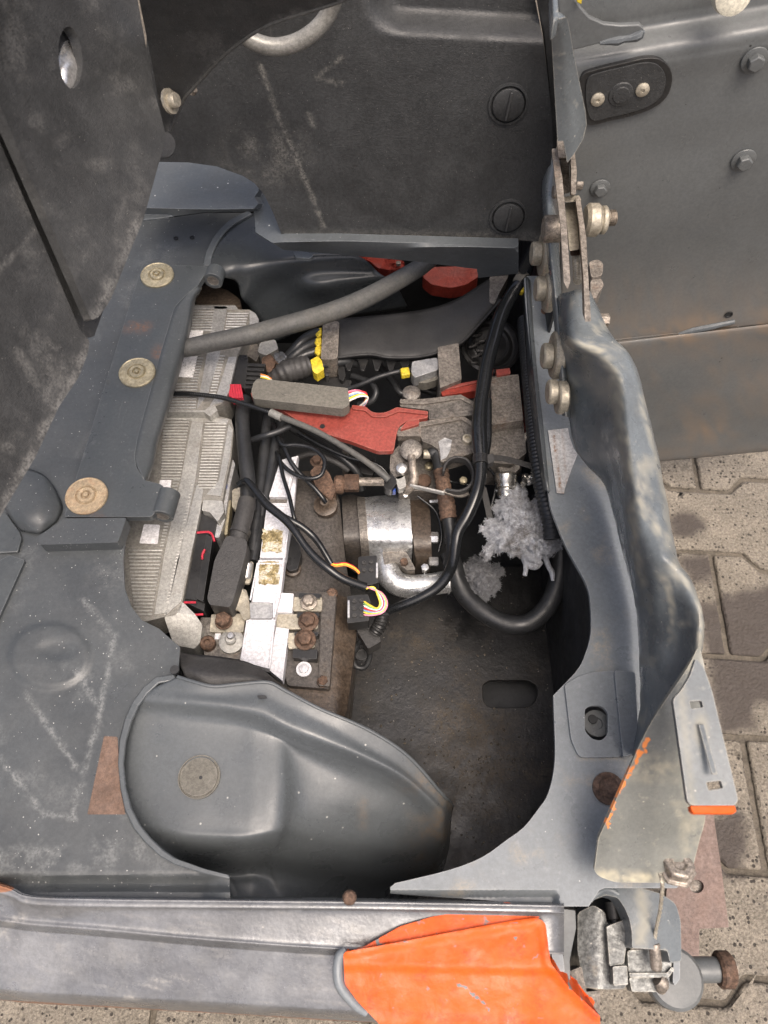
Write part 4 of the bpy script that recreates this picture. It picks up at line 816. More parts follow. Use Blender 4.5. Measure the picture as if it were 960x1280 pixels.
# ------------------------------------------------------------------ coupling, disc and pin in the lower right corner
cp = thing('hinge_bracket', 'forged steel hinge bracket with curved arm in lower right corner', 'bracket', P(760, 1190, .40))
blk('barrel', rnd([(722, 1141), (742, 1131), (756, 1140), (759, 1156), (779, 1149), (787, 1166), (788, 1186), (782, 1236), (758, 1237), (730, 1234), (722, 1189)], 5), lambda x, y: .50 - .00035 * abs(x - 750) , .06, M['forged'], cp, .006, step=9)
blk('barrel_rib', rnd([(758, 1158), (779, 1150), (783, 1182), (780, 1205), (762, 1208)], 3), .508, .03, M['forged'], cp, .003)
blk('shade_plate', rnd([(735, 1126), (775, 1122), (788, 1150), (790, 1186), (730, 1200), (722, 1160)], 3), .44, .02, M['dark'], cp)  # black plate standing for the shade in the opening behind the arm
blk('curved_arm', rnd([(740, 1126), (746, 1117), (755, 1109), (802, 1110), (826, 1117), (845, 1129), (851, 1152), (852, 1202), (838, 1204), (834, 1188), (790, 1185), (790, 1166), (787, 1150), (781, 1135), (772, 1122), (757, 1119)], [2, 3, 4, 0, 5, 8, 5, 4, 3, 3, 3, 4, 4, 4, 4, 2]), lambda x, y: .525 - .03 * sst(1180, 1110, y) * 0 + .012 * math.sin((x - 745) / 34), .035, M['door'], cp, .006, step=8, attr=lambda x, y: max(0, .8 * (1 - sst(2, 9, lined(x, y, [(800, 1116), (806, 1150), (800, 1176)]) + 3 * nz(x, y, 8)))))
cable('arm_rim', [(738, 1126, .522), (750, 1114, .526), (762, 1112, .530), (775, 1120, .530), (785, 1136, .530), (790, 1155, .528), (793, 1182, .524)], [2.5, 3.5, 4, 4.5, 4.5, 4, 3], M['door'], cp)
lathe('arm_weld', P(818, 1128, .528), UP, [(.004, 0), (.004, .0015), (0, .002)], M['deck'], cp, 10)
bm = bmesh.new(); q = P(765, 1140, .47); bm_lathe(bm, P(765, 1128, .49), Vector((0, -1, 0)), [(.0085, 0), (.0085, .018), (.006, .019), (.0055, .028), (0, .028)], 14); fin(bm, 'dark_stud', M['plastblk'], cp)
blk('clevis_top', rnd([(784, 1188), (836, 1184), (840, 1206), (836, 1218), (786, 1219)], 4), .500, .016, M['forged'], cp, .003)
blk('clevis_edge', rnd([(786, 1216), (834, 1216), (840, 1208), (843, 1212), (836, 1222), (788, 1222)], 2), .505, .012, M['forged'], cp, .002)
blk('clevis_base', rnd([(786, 1222), (832, 1222), (830, 1240), (790, 1240)], 3), .49, .02, M['forged'], cp, .003)
blk('corner_lug', rnd([(766, 1208), (784, 1207), (785, 1231), (767, 1232)], 2), .512, .02, M['forged'], cp, .003)
blk('thin_tongue', rnd([(842, 1200), (850, 1198), (850, 1224), (844, 1232), (841, 1228)], 2), .50, .012, M['deck'], cp, .002)
dc = lathe('guide_disc', P(837, 1222, .42), UP, [(0, 0), (.032, 0), (.034, .003), (.034, .020), (.030, .024), (0, .0245)], M['panel'], None, 48); tagup(dc, 'thick grey round disc under the clevis of the hinge bracket', 'disc')
pn = thing('lock_pin', 'steel pin with rusty collar pointing over the pavers', 'pin', P(890, 1210, .37))
xcyl('shaft', 860, 897, 1212, .40, 14.5, 'panel', 24, .05, pn); xcyl('collar', 896, 915, 1212, .40, 21, 'rust', 28, .15, pn); xcyl('pin_tip', 914, 920, 1210, .40, 12, 'rustlight', 16, .3, pn)
# safety cable
bm = bmesh.new()
cpts = [P(*q) for q in crv([(825, 1093, .63), (828, 1104, .63), (827.5, 1116, .61), (825, 1140, .57), (820, 1163, .54), (818.5, 1182, .53)], 12)]
for k in range(3):
    tw = []
    for i, q in enumerate(cpts):
        a = i * .8 + k * 2.1; tw.append(q + Vector((math.cos(a), math.sin(a), 0)) * .0011)
    bm_tube(bm, tw, .0012, 6)
sc_ = thing('safety_cable', 'thin twisted steel cable hanging from the gate nut to the clevis', 'cable', P(819, 1182, .51))
fin(bm, 'wire_rope', M['zinc'], sc_)
bm = bmesh.new(); a, b = P(818, 1178, .532), P(820.5, 1211, .515); bm_lathe(bm, a, b - a, [(.005, 0), (.0062, .002), (.0065, (b - a).length - .002), (.006, (b - a).length), (0, (b - a).length)], 16); fin(bm, 'ferrule', M['rustlight'], sc_)
bm = bmesh.new(); bm_cable(bm, [(822, 1224, .50), (827, 1229, .498), (826, 1238, .49)], [8, 9, 6], 5, 12); fin(bm, 'end_plug', M['rustlight'], sc_)
gp = blk('ground_plate', [(853, 1000), (889, 1000), (892, 1020), (901, 1080), (911, 1159), (874, 1161), (874, 1196), (846, 1206), (830, 1150), (838, 1060)], .14, .008, M['plate'], None, .0015, 2, holes=[ell(871, 1108, 9, 8.5, 16)])
tagup(gp, 'flat rust-brown steel plate with one round hole above the pavers', 'plate')
lathe('hole_plug', P(871, 1108, .125), UP, [(.017, 0), (.017, .004), (.009, .006), (0, .006)], M['steel'], gp, 12)

# ================================================================== things inside the well
# ---- ribbed motor controllers
def controller(label, outline, z, h, m, bands, plain, loc, group='ribbed aluminium motor controllers'):
    t = thing('motor_controller', label, 'controller', P(*loc, z - h), group)
    blk('casing', outline, z, h, M['alugroove'], t, .003, 2)
    for q in plain or (): blk('smooth_band', q, z + .0022, .006, M[m], t, .001, 1)
    bm = bmesh.new()
    for (xa, ya, xb, yb_, xa2, ya2, xb2, yb2, n) in bands:       # first rib left/right end, last rib left/right end, count
        for i in range(n):
            k = i / (n - 1)
            a = P(xa + (xa2 - xa) * k, ya + (ya2 - ya) * k, z + .0012); b = P(xb + (xb2 - xb) * k, yb_ + (yb2 - yb_) * k, z + .0012)
            bm_tube(bm, [a, a.lerp(b, .02), a.lerp(b, .98), b], [.0008, .0017, .0017, .0008], 8)
    fin(bm, 'cooling_ribs', M[m], t, stuff=True)
    return t
c1 = controller('upper ribbed aluminium controller with two white stickers under the thick hose', [(240, 381), (294, 381), (298, 387), (312, 387), (318, 391), (322, 399), (319, 408), (310, 415), (297, 444), (288, 478), (285, 493), (279, 504), (268, 508), (262, 515), (200, 516), (205, 480)], .475, .06, 'alu',
    [(238, 386, 268, 386, 236, 413, 266, 413, 9), (284, 392, 311, 392, 281, 412, 306, 412, 7), (246, 448, 254, 448, 238, 476, 247, 476, 9), (215, 480, 247, 480, 207, 510, 245, 510, 9), (273, 445, 281, 445, 262, 492, 270, 492, 14)], [[(268, 383), (284, 383), (274, 446), (260, 492), (246, 510), (258, 446)], [(286, 446), (296, 446), (286, 490), (278, 502), (262, 507), (270, 495)], [(240, 382), (294, 382), (297, 386), (238, 386)]], (260, 450))
blk('side_lip', [(312, 388), (319, 391), (324, 400), (320, 409), (312, 410)], .483, .02, M['alu'], c1, .002, 2)
blk('lower_lip', [(206, 515), (255, 515), (262, 520), (272, 513), (268, 506), (262, 508), (256, 513), (206, 511)], .481, .02, M['alu2'], c1, .002, 1)
sheet('sticker', [(234, 413), (254, 413), (252, 424), (230, 424)], .4775, M['paper'], c1, .0006, bev=.0001)['label'] = 'small printed sticker nearest the hose'
sheet('sticker', [(229, 446), (247, 445), (241, 472), (221, 471)], .4775, M['paper'], c1, .0006, bev=.0001)['label'] = 'larger printed sticker below the hose'
lathe('screw_dot', P(281, 487, .476), UP, [(.004, 0), (.004, .001), (0, .001)], M['redplas'], c1, 12)
c2 = controller('lower large ribbed aluminium controller running down the pan edge', [(195, 516), (255, 516), (262, 526), (272, 520), (289, 524), (292, 537), (289, 571), (283, 600), (278, 626), (254, 625), (250, 637), (240, 690), (228, 752), (226, 762), (220, 768), (206, 771), (182, 777), (140, 760), (140, 640), (190, 560)], .462, .06, 'alu2',
    [(204, 524, 237, 524, 201, 598, 226, 598, 21), (256, 530, 284, 530, 247, 610, 270, 610, 23), (217, 600, 224, 600, 200, 682, 205, 682, 22), (239, 606, 242, 606, 205, 768, 208, 768, 42), (160, 688, 203, 688, 168, 768, 190, 768, 19)], [[(240, 526), (254, 527), (244, 600), (226, 690), (208, 766), (193, 768), (206, 690), (226, 600)], [(246, 606), (254, 612), (250, 640), (226, 752), (208, 768), (222, 700)], [(200, 518), (286, 524), (284, 529), (200, 523)], [(286, 530), (291, 537), (287, 571), (276, 620), (258, 618), (274, 600)]], (220, 640))
bm = bmesh.new()
for i, (x, y) in enumerate(((244, 552), (240, 575), (235, 632), (229, 649), (223, 668), (213, 712), (208, 732))):
    s_ = -1 if i % 2 else 1
    bm_cable(bm, [(x - 4, y + 3 * s_, .463), (x, y - 3 * s_, .463), (x + 4, y + 3 * s_, .463)], .8, 1, 6)
fin(bm, 'cast_marks', M['alu2'], c2, stuff=True)
sheet('sticker', [(200, 600), (214, 600), (212, 622), (196, 622)], .4655, M['paperblank'], c2, .0006, bev=.0001)['label'] = 'upper white sticker half under the hinge eye'
sheet('sticker', rnd([(180, 655), (200, 656), (197, 680), (174, 679)], 2), .4655, M['paperblank'], c2, .0006, bev=.0001)['label'] = 'white sticker below the hinge eye'
blk('connector_rim', [(254, 625), (278, 626), (280, 640), (272, 652), (262, 640), (252, 638)], .466, .05, M['alu2'], c2, .003, 2)
blk('connector_rim', [(228, 752), (221, 766), (205, 771), (217, 806), (243, 811), (250, 803), (253, 781), (244, 768)], lambda x, y: .462 - .0007 * max(0, y - 770), .05, M['alu2'], c2, .003, 3)
blk('outer_rim', [(289, 571), (281, 606), (277, 626), (272, 652), (268, 672), (274, 672), (281, 650), (287, 610), (294, 580)], .45, .05, M['alu'], c2, .003, 2)
for x, y in ((248, 637), (223, 751), (207, 546)): lathe('casing_hole', P(x, y, .4625), UP, [(.003, 0), (.003, .0006), (0, .0006)], M['dark'], c2, 10)
blk('blue_dot', ell(281, 607, 3, 7, 14, 8), .453, .002, M['blue'], c2, .0003)
blk('brass_strip', [(285, 625), (289, 625), (284, 668), (280, 668)], .44, .02, M['gold'], c2, .001)
# ---- multi-way plugs
pl = thing('black_plug', 'black connector with red locking clips in the lower controller', 'connector', P(250, 710, .42))
blk('housing', [(252, 640), (271, 652), (262, 700), (255, 764), (230, 752)], .452, .05, M['plastblk'], pl, .003, 1)
blk('ridge', [(258, 668), (266, 672), (254, 752), (245, 748)], .462, .015, M['plastblk'], pl, .002, 1)
blk('cover', [(247, 664), (262, 664), (257, 700), (246, 750), (231, 748), (240, 700)], .457, .02, M['plastblk'], pl, .002, 1)
bm = bmesh.new()
for pts in ([(246, 666, .463), (261, 665, .463), (266, 670, .462), (268, 677, .461)], [(230, 753, .462), (245, 753, .462)], [(234, 769, .448), (254, 768, .448)], [(256, 687, .465), (253, 693, .465), (253, 699, .465)]): bm_cable(bm, pts, 1.5, 2, 6)
fin(bm, 'locking_clip', M['redplas'], pl)
p2_ = thing('black_plug', 'black connector with red ribbed lever right of the upper controller', 'connector', P(310, 460, .42))
blk('housing', [(295, 443), (309, 444), (310, 449), (306, 487), (301, 482), (287, 480)], .47, .04, M['plastblk'], p2_, .002, 1)
bm = bmesh.new()
for i in range(6): bm_sheet(bm, [(309 - i * .5, 454 + i * 5.6), (332 - i * 1.2, 455 + i * 5.6), (331 - i * 1.2, 458 + i * 5.6), (308.5 - i * .5, 457 + i * 5.6)], zf(.473), .02, (), 0, DOWN)
fin(bm, 'grip_ribs', M['plastblk'], p2_, .0007)
blk('core', [(309, 453), (332, 454), (324, 488), (305, 487)], .467, .03, M['plastblk'], p2_, .002)
bm = bmesh.new()
for i in range(5): bm_sheet(bm, [(287 + i * 3, 480), (289 + i * 3, 480), (292 + i * 3, 497), (289.5 + i * 3, 497)], zf(.478), .02, (), 0, DOWN)
fin(bm, 'red_lever_ribs', M['redplas'], p2_, .0006); blk('red_lever', [(286, 480), (301, 480), (304, 497), (286, 495)], .475, .02, M['redplas'], p2_, .001)
for k, c in enumerate(('wireorange', 'wirewhite', 'wireyellow')): cable('wire', [(326, 468 + k * 2, .475), (333, 470 + k * 1.5, .482), (340, 474 + k * 1.5, .47)], 1, M[c], p2_, 4, 6)

# ---- terminal cluster and busbars
tm = thing('busbar_terminal', 'rusty bolted copper and tin busbar cluster at the controller foot', 'terminal', P(285, 785, .41))
blk('stepped_bar', [(286, 736), (300, 735), (308, 737), (311, 748), (314, 772), (305, 776), (298, 762), (287, 762)], lambda x, y: .452 - .0006 * max(0, x - 300), .006, M['zinc'], tm, .0015, 3)
blk('bar_end', [(312, 753), (338, 753), (341, 758), (340, 773), (313, 773)], .447, .006, M['alu'], tm, .0015, 2)
blk('square_washer', [(264, 768), (304, 767), (307, 772), (304, 790), (262, 790)], .438, .006, M['zinc'], tm, .001, 2)
blk('insulator', [(250, 772), (312, 772), (304, 824), (256, 822)], .43, .03, M['steel'], tm, .002, 3)
bolt('terminal_bolt', P(280, 777, .444), 10 * mpp(280, 777, .444), M['rust'], tm, UP, 1.1, .012)
lathe('rusty_nut', P(261, 806, .43), UP, [(.0115, 0), (.0115, .010), (.009, .013), (.005, .013), (.0045, .009), (0, .009)], M['rust'], tm, 16)
lathe('stud_washer', P(290, 803, .43), UP, [(.019, 0), (.019, .006), (.014, .008), (.008, .008), (.008, .016), (.006, .018), (0, .018)], M['alu2'], tm, 24)
lathe('stud_end', P(289, 796, .446), UP, [(.006, 0), (.006, .005), (.0045, .007), (0, .007)], M['bright'], tm, 14)
blk('label_dot', [(269, 791), (276, 791), (275, 799), (268, 799)], .432, .002, M['white'], tm, .0003)
lg = thing('cable_lug', 'tinned cable lug beside the white cover strip', 'lug', P(308, 715, .42))
blk('lug', rnd([(303, 701), (317, 702), (315, 722), (311, 730), (301, 728), (300, 718)], 3), .445, .006, M['zinc'], lg, .002)
lathe('crimp', P(308.5, 714, .449), Vector((.1, .8, .3)), [(.006, -.012), (.008, -.01), (.008, .012), (.006, .014), (0, .014)], M['alu'], lg, 16)
cable('tail', [(316, 702, .44), (320, 680, .44), (324, 650, .44), (328, 625, .445)], 6.5, M['rubber'], lg)
for nm_, pts in (('upper', [(290, 612), (303, 608), (326, 612), (324, 644), (316, 645), (298, 640), (290, 634)]),):
    tt = blk('tin_clamp', pts, .438, .012, M['zinc'], None, .002, 3); tagup(tt, 'tinned clamp plate under the thick black cable', 'clamp')

# ---- white covers over the busbars
wc = thing('white_cover', 'long white plastic busbar cover with two flaking gold stickers', 'cover', P(330, 700, .41))
zw = .452
blk('upper_run', [(351, 575), (372, 570), (360, 621), (336, 621)], zw, .02, M['white'], wc, .002, 1.5)
blk('grey_gap', [(336, 621), (360, 621), (358, 629), (334, 629)], zw - .008, .012, M['steel'], wc, .001)
blk('middle_run', [(334, 629), (361, 629), (363, 645), (357, 697), (325, 697)], zw, .02, M['white'], wc, .002, 1.5)
blk('second_run', [(323, 700), (356, 700), (351, 740), (344, 771), (341, 772), (341, 753), (315, 752)], zw, .02, M['white'], wc, .002, 1.5)
blk('lower_run', [(308, 775), (343, 775), (337, 836), (300, 826)], zw, .02, M['white'], wc, .002, 1.5)
blk('base_strip', [(350, 575), (373, 569), (366, 648), (357, 700), (345, 772), (338, 838), (299, 827), (314, 752), (324, 700), (335, 621)], zw - .010, .014, M['white'], wc, .0015)
for a, b in (((363, 648), (343, 772)), ((322, 704), (313, 750)), ((343, 776), (337, 834)), ((309, 778), (302, 824)), ((369, 574), (358, 619)), ((310, 779), (342, 779)), ((324, 705), (354, 705)), ((335, 632), (359, 632))):
    bm = bmesh.new(); boxbar(bm, P(*a, zw + .001), P(*b, zw + .001), .0025, .004); fin(bm, 'cover_rib', M['white'], wc, .0006)
for x, y in ((340, 676), (336, 716)):
    random.seed(int(x)); o_ = [(x + (13 if c > .0 else 12) * max(-1, min(1, 1.5 * math.cos(a))) + random.uniform(-1.5, 1.5), y + 14 * max(-1, min(1, 1.5 * math.sin(a))) + random.uniform(-1.5, 1.5)) for a, c in [(2 * math.pi * k / 26, math.cos(2 * math.pi * k / 26)) for k in range(26)]]
    sheet('gold_sticker', o_, lambda a, b: zw + .0025 + .0022 * nz(a, b, 2.2), M['foil'], wc, .0008, [], 1.3, .0001)
w2 = thing('white_cover', 'small white plastic cover piece with notch beside the three bolted lugs', 'cover', P(345, 800, .41))
blk('upper_flap', [(351, 741), (367, 742), (365, 766), (345, 765)], .444, .02, M['white'], w2, .0015, 1)
blk('lower_flap', [(345, 784), (361, 786), (353, 851), (336, 837)], .444, .02, M['white'], w2, .0015, 1)
# ---- motor terminal board with three lugs
tbk = thing('terminal_board', 'dark olive terminal board carrying three bolted tin lugs', 'terminal', P(395, 800, .37))
blk('board', [(352, 738), (421, 741), (417, 800), (412, 861), (360, 857), (350, 830)], .425, .025, M['motor'], tbk, .003, 3)
blk('raised_edge', [(402, 740), (420, 742), (412, 858), (398, 857)], .432, .015, M['motor'], tbk, .002, 2)
for pts in ([(374, 741), (401, 742), (400, 748), (373, 747)], [(372, 765), (399, 766), (398, 772), (371, 771)], [(368, 790), (398, 790), (397, 795), (368, 794)], [(366, 811), (397, 812), (396, 824), (366, 822)]): blk('barrier', pts, .442, .02, M['plastblk'], tbk, .002, 1)
for pts, b, r in (([(367, 746), (402, 746), (403, 752), (402, 764), (366, 764)], (386, 753), 7.5), ([(346, 768), (396, 767), (398, 772), (397, 786), (345, 787)], (385.5, 777), 9), ([(360, 791), (393, 791), (395, 800), (393, 810), (360, 811)], (381.5, 800), 9.5)):
    blk('lug', pts, .437, .005, M['zinc'], tbk, .0015, 3); bolt('lug_bolt', P(*b, .442), r * mpp(*b, .442), M['rustlight' if r < 8 else 'rust'], tbk, UP, 1.45, .010)
lathe('white_plug', P(380, 837, .426), UP, [(.0115, 0), (.0115, .003), (.008, .003), (.0075, .001), (.0065, .002), (.0065, .006), (.005, .007), (0, .007)], M['white'], tbk, 20)
bolt('corner_bolt', P(415, 742, .426), 6 * mpp(415, 742, .42), M['rust'], tbk, UP, 1.2, .006); bolt('corner_bolt', P(404, 852, .426), 6.5 * mpp(404, 852, .42), M['rust'], tbk, UP, 1.2, .006)
# ---- pump motor
mo = thing('drive_motor', 'oil stained brown motor casing with rusty brackets in the middle', 'motor', P(400, 720, .23))
zm = lambda x, y: .405 - .035 * sst(410, 446, x) - .05 * sst(620, 560, y)
blk('casing', rnd([(352, 590), (395, 588), (412, 600), (424, 622), (428, 660), (432, 700), (440, 750), (442, 800), (432, 888), (426, 902), (340, 880), (330, 760), (340, 650)], 8), zm, .16, M['motor'], mo, .006, step=12)
blk('rusty_skirt', rnd([(420, 742), (441, 750), (446, 790), (434, 888), (428, 902), (356, 885), (360, 856), (412, 862), (416, 810)], 4), lambda x, y: .412 - .0012 * max(0, x - 420), .05, M['oilbrown'], mo, .004, step=9)
blk('rusty_bracket', rnd([(387, 590), (394, 582), (404, 582), (412, 592), (420, 612), (414, 626), (396, 610)], 3), .43, .05, M['rust'], mo, .003)
bolt('bracket_bolt', P(396, 577, .42), .008, M['rust'], mo, UP, 1.5, .009)
lathe('cable_gland', P(407, 632, .418), Vector((-.05, -.15, 1)), [(.020, -.01), (.020, .004), (.014, .006), (.011, .010), (.008, .014), (.007, .018), (0, .018)], M['oilbrown'], mo, 24)
blk('dark_sensor', rnd([(358, 672), (370, 668), (377, 690), (372, 712), (360, 714), (354, 698)], 4), .428, .03, M['plastblk'], mo, .003)
lathe('sensor_ring', P(366, 712, .41), UP, [(.014, 0), (.014, .006), (.010, .008), (.009, .004), (0, .004)], M['oilbrown'], mo, 20)
# ---- hydraulic gear pump
hpump = thing('hydraulic_pump', 'silver gear pump with dark end cap and elbow pipe', 'pump', P(490, 660, .30))
ZP = .36
def xc(nm, x0, x1, y, r, m, parent, z=ZP, seg=40, ch=.05): return xcyl(nm, x0, x1, y, z, r, m, seg, ch, parent)
blk('silver_body', rnd([(452, 622), (512, 616), (516, 688), (460, 696)], 4), lambda x, y: ZP + .035 - .05 * abs((y - 655) / 40) ** 3, .07, M['silver'], hpump, .005, step=6)
blk('flange', rnd([(427, 620), (440, 618), (455, 622), (459, 690), (442, 692), (430, 680)], 3), lambda x, y: ZP + .03 - .045 * abs((y - 655) / 38) ** 3, .08, M['motor'], hpump, .004, step=6)
blk('gasket_plate', rnd([(446, 622), (456, 621), (462, 694), (452, 694)], 2), lambda x, y: ZP + .038 - .05 * abs((y - 655) / 40) ** 3, .07, M['steel'], hpump, .002, step=6)
blk('end_cap', rnd([(511, 620), (532, 616), (538, 640), (540, 700), (524, 716), (518, 690)], 4), lambda x, y: ZP + .030 - .05 * abs((y - 660) / 46) ** 3, .07, M['oilbrown'], hpump, .005, step=6)
for y in (624, 672, 702): xc('cap_bolt', 536, 548, y, 6 if y != 672 else 7.5, 'bright', hpump, ZP + (.02 if y == 672 else 0), 6, .15)
lathe('cap_screw', P(531, 712, .35), UP, [(.007, 0), (.007, .01), (0, .011)], M['bright'], hpump, 6)
el = cable('elbow_pipe', [(488, 690, .335), (483, 704, .34), (487, 720, .34), (498, 730, .34), (514, 733, .34), (535, 731, .34), (560, 727, .335)], [15, 15, 15.5, 15, 14.5, 14, 14], M['silver'], hpump, 8, 20)
blk('elbow_flange', rnd([(478, 688), (508, 690), (520, 712), (508, 712), (496, 702), (480, 706)], 3), .362, .02, M['steel'], hpump, .003)
xc('pipe_collar', 528, 533, 731, 15.5, 'silver', el, .34, 28, .2); xc('pipe_rim', 558, 563, 727, 16, 'silver', el, .335, 28, .2)
lathe('elbow_bolt', P(505, 704, .362), UP, [(.007, 0), (.007, .008), (.006, .009), (0, .009)], M['rust'], hpump, 6)
# ---- rusty nipple and ball-joint linkage
nip = thing('pipe_nipple', 'rusty hexagonal pipe fitting with rod above the silver pump', 'pipe fitting', P(450, 604, .37))
xc('ring', 418, 430, 606, 12, 'rust', nip, .42, 24, .2); xc('hex_nut', 430, 449, 604, 11.5, 'rust', nip, .42, 6, .1); xc('rod', 448, 486, 602, 5.5, 'rustlight', nip, .42, 18, .1)
lk = thing('linkage_joint', 'greasy ball joint linkage with bent rod hanging over the pump', 'linkage', P(508, 585, .40))
lathe('big_pin', P(514, 563, .475), Vector((-.05, -.3, 1)), [(.014, -.02), (.0175, -.015), (.0185, .000), (.0185, .004), (.016, .006), (.013, .007), (.004, .009), (0, .009)], M['steel'], lk, 32)
blk('joint_plate', rnd([(488, 568), (500, 555), (504, 580), (506, 596), (496, 600), (487, 588)], 4), .462, .02, M['steel'], lk, .003)
lathe('ball_stud', P(502, 587, .470), Vector((0, -.2, 1)), [(.008, -.01), (.0095, 0), (.009, .007), (.006, .009), (0, .0095)], M['bright'], lk, 20)
cable('bent_rod', [(514, 570, .478), (516, 582, .476), (517.5, 595, .468), (516, 605, .46), (510, 612, .45), (507, 617, .44)], [5, 5, 6, 6, 5.5, 4], M['rustlight'], lk, 6, 14)
lathe('rod_tip', P(507, 619, .44), UP, [(.005, 0), (.005, .004), (0, .006)], M['bright'], lk, 12)
blk('rod_end', rnd([(480, 598), (490, 592), (497, 602), (489, 613), (480, 610)], 3), .462, .018, M['plastblk'], lk, .003)
blk('steel_knuckle', rnd([(494, 596), (506, 594), (508, 608), (498, 612)], 3), .462, .014, M['alu2'], lk, .003)
blk('blue_sleeve', [(483, 607), (494, 607), (495, 614), (484, 614)], .452, .012, M['blue'], lk, .001)
# ---- red brake lever with grey connector cap on it
rv = thing('red_lever', 'flat red painted steel lever lying across the well', 'lever', P(450, 530, .46))
blk('lever_plate', rnd([(318, 496), (353, 513), (380, 531), (400, 540), (440, 552), (472, 564), (492, 563.5), (495, 545), (498, 533), (509, 526), (535, 522), (535, 514), (496, 509), (481, 516), (466, 516), (457, 508), (440, 506), (436, 517), (400, 513), (360, 505)], [2, 0, 0, 0, 0, 4, 4, 5, 5, 5, 2, 2, 8, 6, 6, 5, 4, 3, 0, 0]), .478, .010, M['red'], rv, .0018)
blk('turned_edge', rnd([(535, 514), (535, 518), (498, 514), (482, 521), (466, 521), (456, 513), (440, 511), (440, 506), (457, 508), (466, 516), (481, 516), (496, 509)], 2), .482, .008, M['red'], rv, .001)
blk('red_ledge', [(313, 491), (322, 494), (360, 499), (434, 511), (437, 505), (437, 513), (420, 519), (360, 508), (318, 502)], .489, .012, M['red'], rv, .0015, 1)
lathe('lever_hole', P(403, 533, .4785), UP, [(.0045, 0), (.0045, .0006), (0, .0006)], M['dark'], rv, 14)
blk('boss_lump', rnd([(508, 527), (524, 523), (524, 530), (500, 537)], 2), .479, .01, M['red'], rv, .002)
cpd = thing('grey_connector', 'dusty grey capped connector lying on top of the red lever', 'connector', P(375, 492, .485))
blk('cap', rnd([(322, 473), (435, 485), (437, 505), (429, 511), (316, 498), (314, 489), (317, 478)], 3), .515, .022, M['oneoff_pad'], cpd, .003)
blk('cap_emboss', ell(362, 490, 11, 4.5, 20), .5162, .002, M['oneoff_pad'], cpd, .0008)
for k, (c, dy) in enumerate((('wirepink', 0), ('wirewhite', 4), ('wireblue', 6), ('wirered', 2), ('wireyellow', 9), ('wirewhite', 12))):
    cable('wire', [(434, 490 + dy, .50), (445 + k, 488 + dy * .6, .505), (455 + k, 491 + dy * .5, .50), (459 - k * .8, 500 + dy * .3, .49), (455 - k, 507, .48)], 1.2, M[c], cpd, 5, 6)
# ---- steel linkage plates and blocks
ln = thing('steel_link', 'thick greasy steel link plate behind the red lever end', 'link', P(545, 510, .42))
blk('rear_bar', rnd([(500, 508), (500, 499), (524, 499), (576, 494), (597, 506), (596, 518), (560, 522), (536, 524), (536, 512)], 2), .475, .03, M['steel'], ln, .002)
blk('bar_edge', [(500, 504), (500, 499), (530, 499), (576, 493), (597, 505), (596, 509), (575, 498), (530, 505)], .479, .012, M['brownsteel'], ln, .001, 1)
lathe('round_head', P(514, 496, .465), UP, [(.016, 0), (.016, .012), (.012, .015), (0, .016)], M['steel'], ln, 24)
l2 = thing('steel_link', 'front greasy steel link plate with socket screw and worn white patch', 'link', P(555, 555, .42))
blk('front_plate', rnd([(527, 551), (527, 546), (512, 546), (497, 545), (496, 533), (540, 526), (577, 520), (594, 530), (592, 566), (551, 578), (548, 562), (540, 556)], 3), .468, .03, M['steel'], l2, .002)
blk('plate_edge', [(496, 538), (496, 532), (540, 525), (577, 519), (596, 530), (595, 535), (577, 524), (526, 533), (526, 545), (497, 545)], .473, .015, M['brownsteel'], l2, .001, 1)
lathe('socket_screw', P(584, 551, .468), UP, [(.009, 0), (.009, .008), (.008, .009), (.0055, .009), (.005, .004), (0, .004)], M['zinc'], l2, 24)
sheet('worn_patch', [(548, 552), (556, 547), (565, 550), (563, 562), (558, 572), (551, 575), (550, 562)], lambda x, y: .4695 + .001 * nz(x, y, 4), M['alu'], l2, .0012, [], 3, .0004)
def steelblock(lab, pts, z, h, m='brownsteel'):
    o = blk('steel_block', pts, z, h, M[m], None, .002, 1.5); return tagup(o, lab, 'block', 'brown steel blocks at the back of the well')
steelblock('square brown steel block between horn and grey plug', [(547, 434), (573, 429), (577, 474), (550, 485)], .478, .07)
steelblock('larger brown steel block right of the thick black harness', [(614, 471), (648, 468), (654, 525), (615, 531)], .478, .09)
steelblock('darker steel block under the pair of black straps', [(614, 532), (654, 527), (658, 566), (640, 580), (612, 578)], .455, .07, 'steel')
rb = blk('red_bar', [(550, 484), (602, 474), (603, 487), (553, 495)], .465, .02, M['darkred'], None, .0015, 1); tagup(rb, 'short dark red bar below the square brown block', 'bar')
blk('light_edge', [(550, 484), (602, 474), (602, 477), (551, 488)], .468, .008, M['red'], rb, .001)
rt = blk('red_tab', [(620, 462), (637, 460), (638, 467), (621, 470)], .482, .012, M['red'], None, .001, .5); tagup(rt, 'little red tab on the larger brown steel block', 'tab')
rs = blk('red_strip', [(655, 455), (659, 455), (662, 528), (657, 530)], .46, .03, M['darkred'], None, .001); tagup(rs, 'thin red strip against the right cheek of the pit', 'strip')
# ---- grey solenoid plug with yellow tag
sg = thing('grey_plug', 'light grey two part cable plug with yellow tag on its cord', 'plug', P(530, 462, .42))
blk('plug_body', rnd([(515, 452), (532, 449), (547, 447), (548, 462), (518, 472), (514, 466)], 3), .47, .025, M['alu'], sg, .004)
blk('plug_base', rnd([(520, 472), (548, 463), (548, 474), (532, 479), (521, 478)], 3), .452, .02, M['oneoff_pad'], sg, .004)
blk('yellow_tag', [(500, 460), (511, 458), (513, 467), (502, 469)], .468, .012, M['yellow'], sg, .002)
cable('cord', [(516, 462, .455), (500, 464, .458), (474, 471, .458), (450, 481, .46), (430, 488, .47), (420, 492, .45)], 3, M['rubber'], sg)
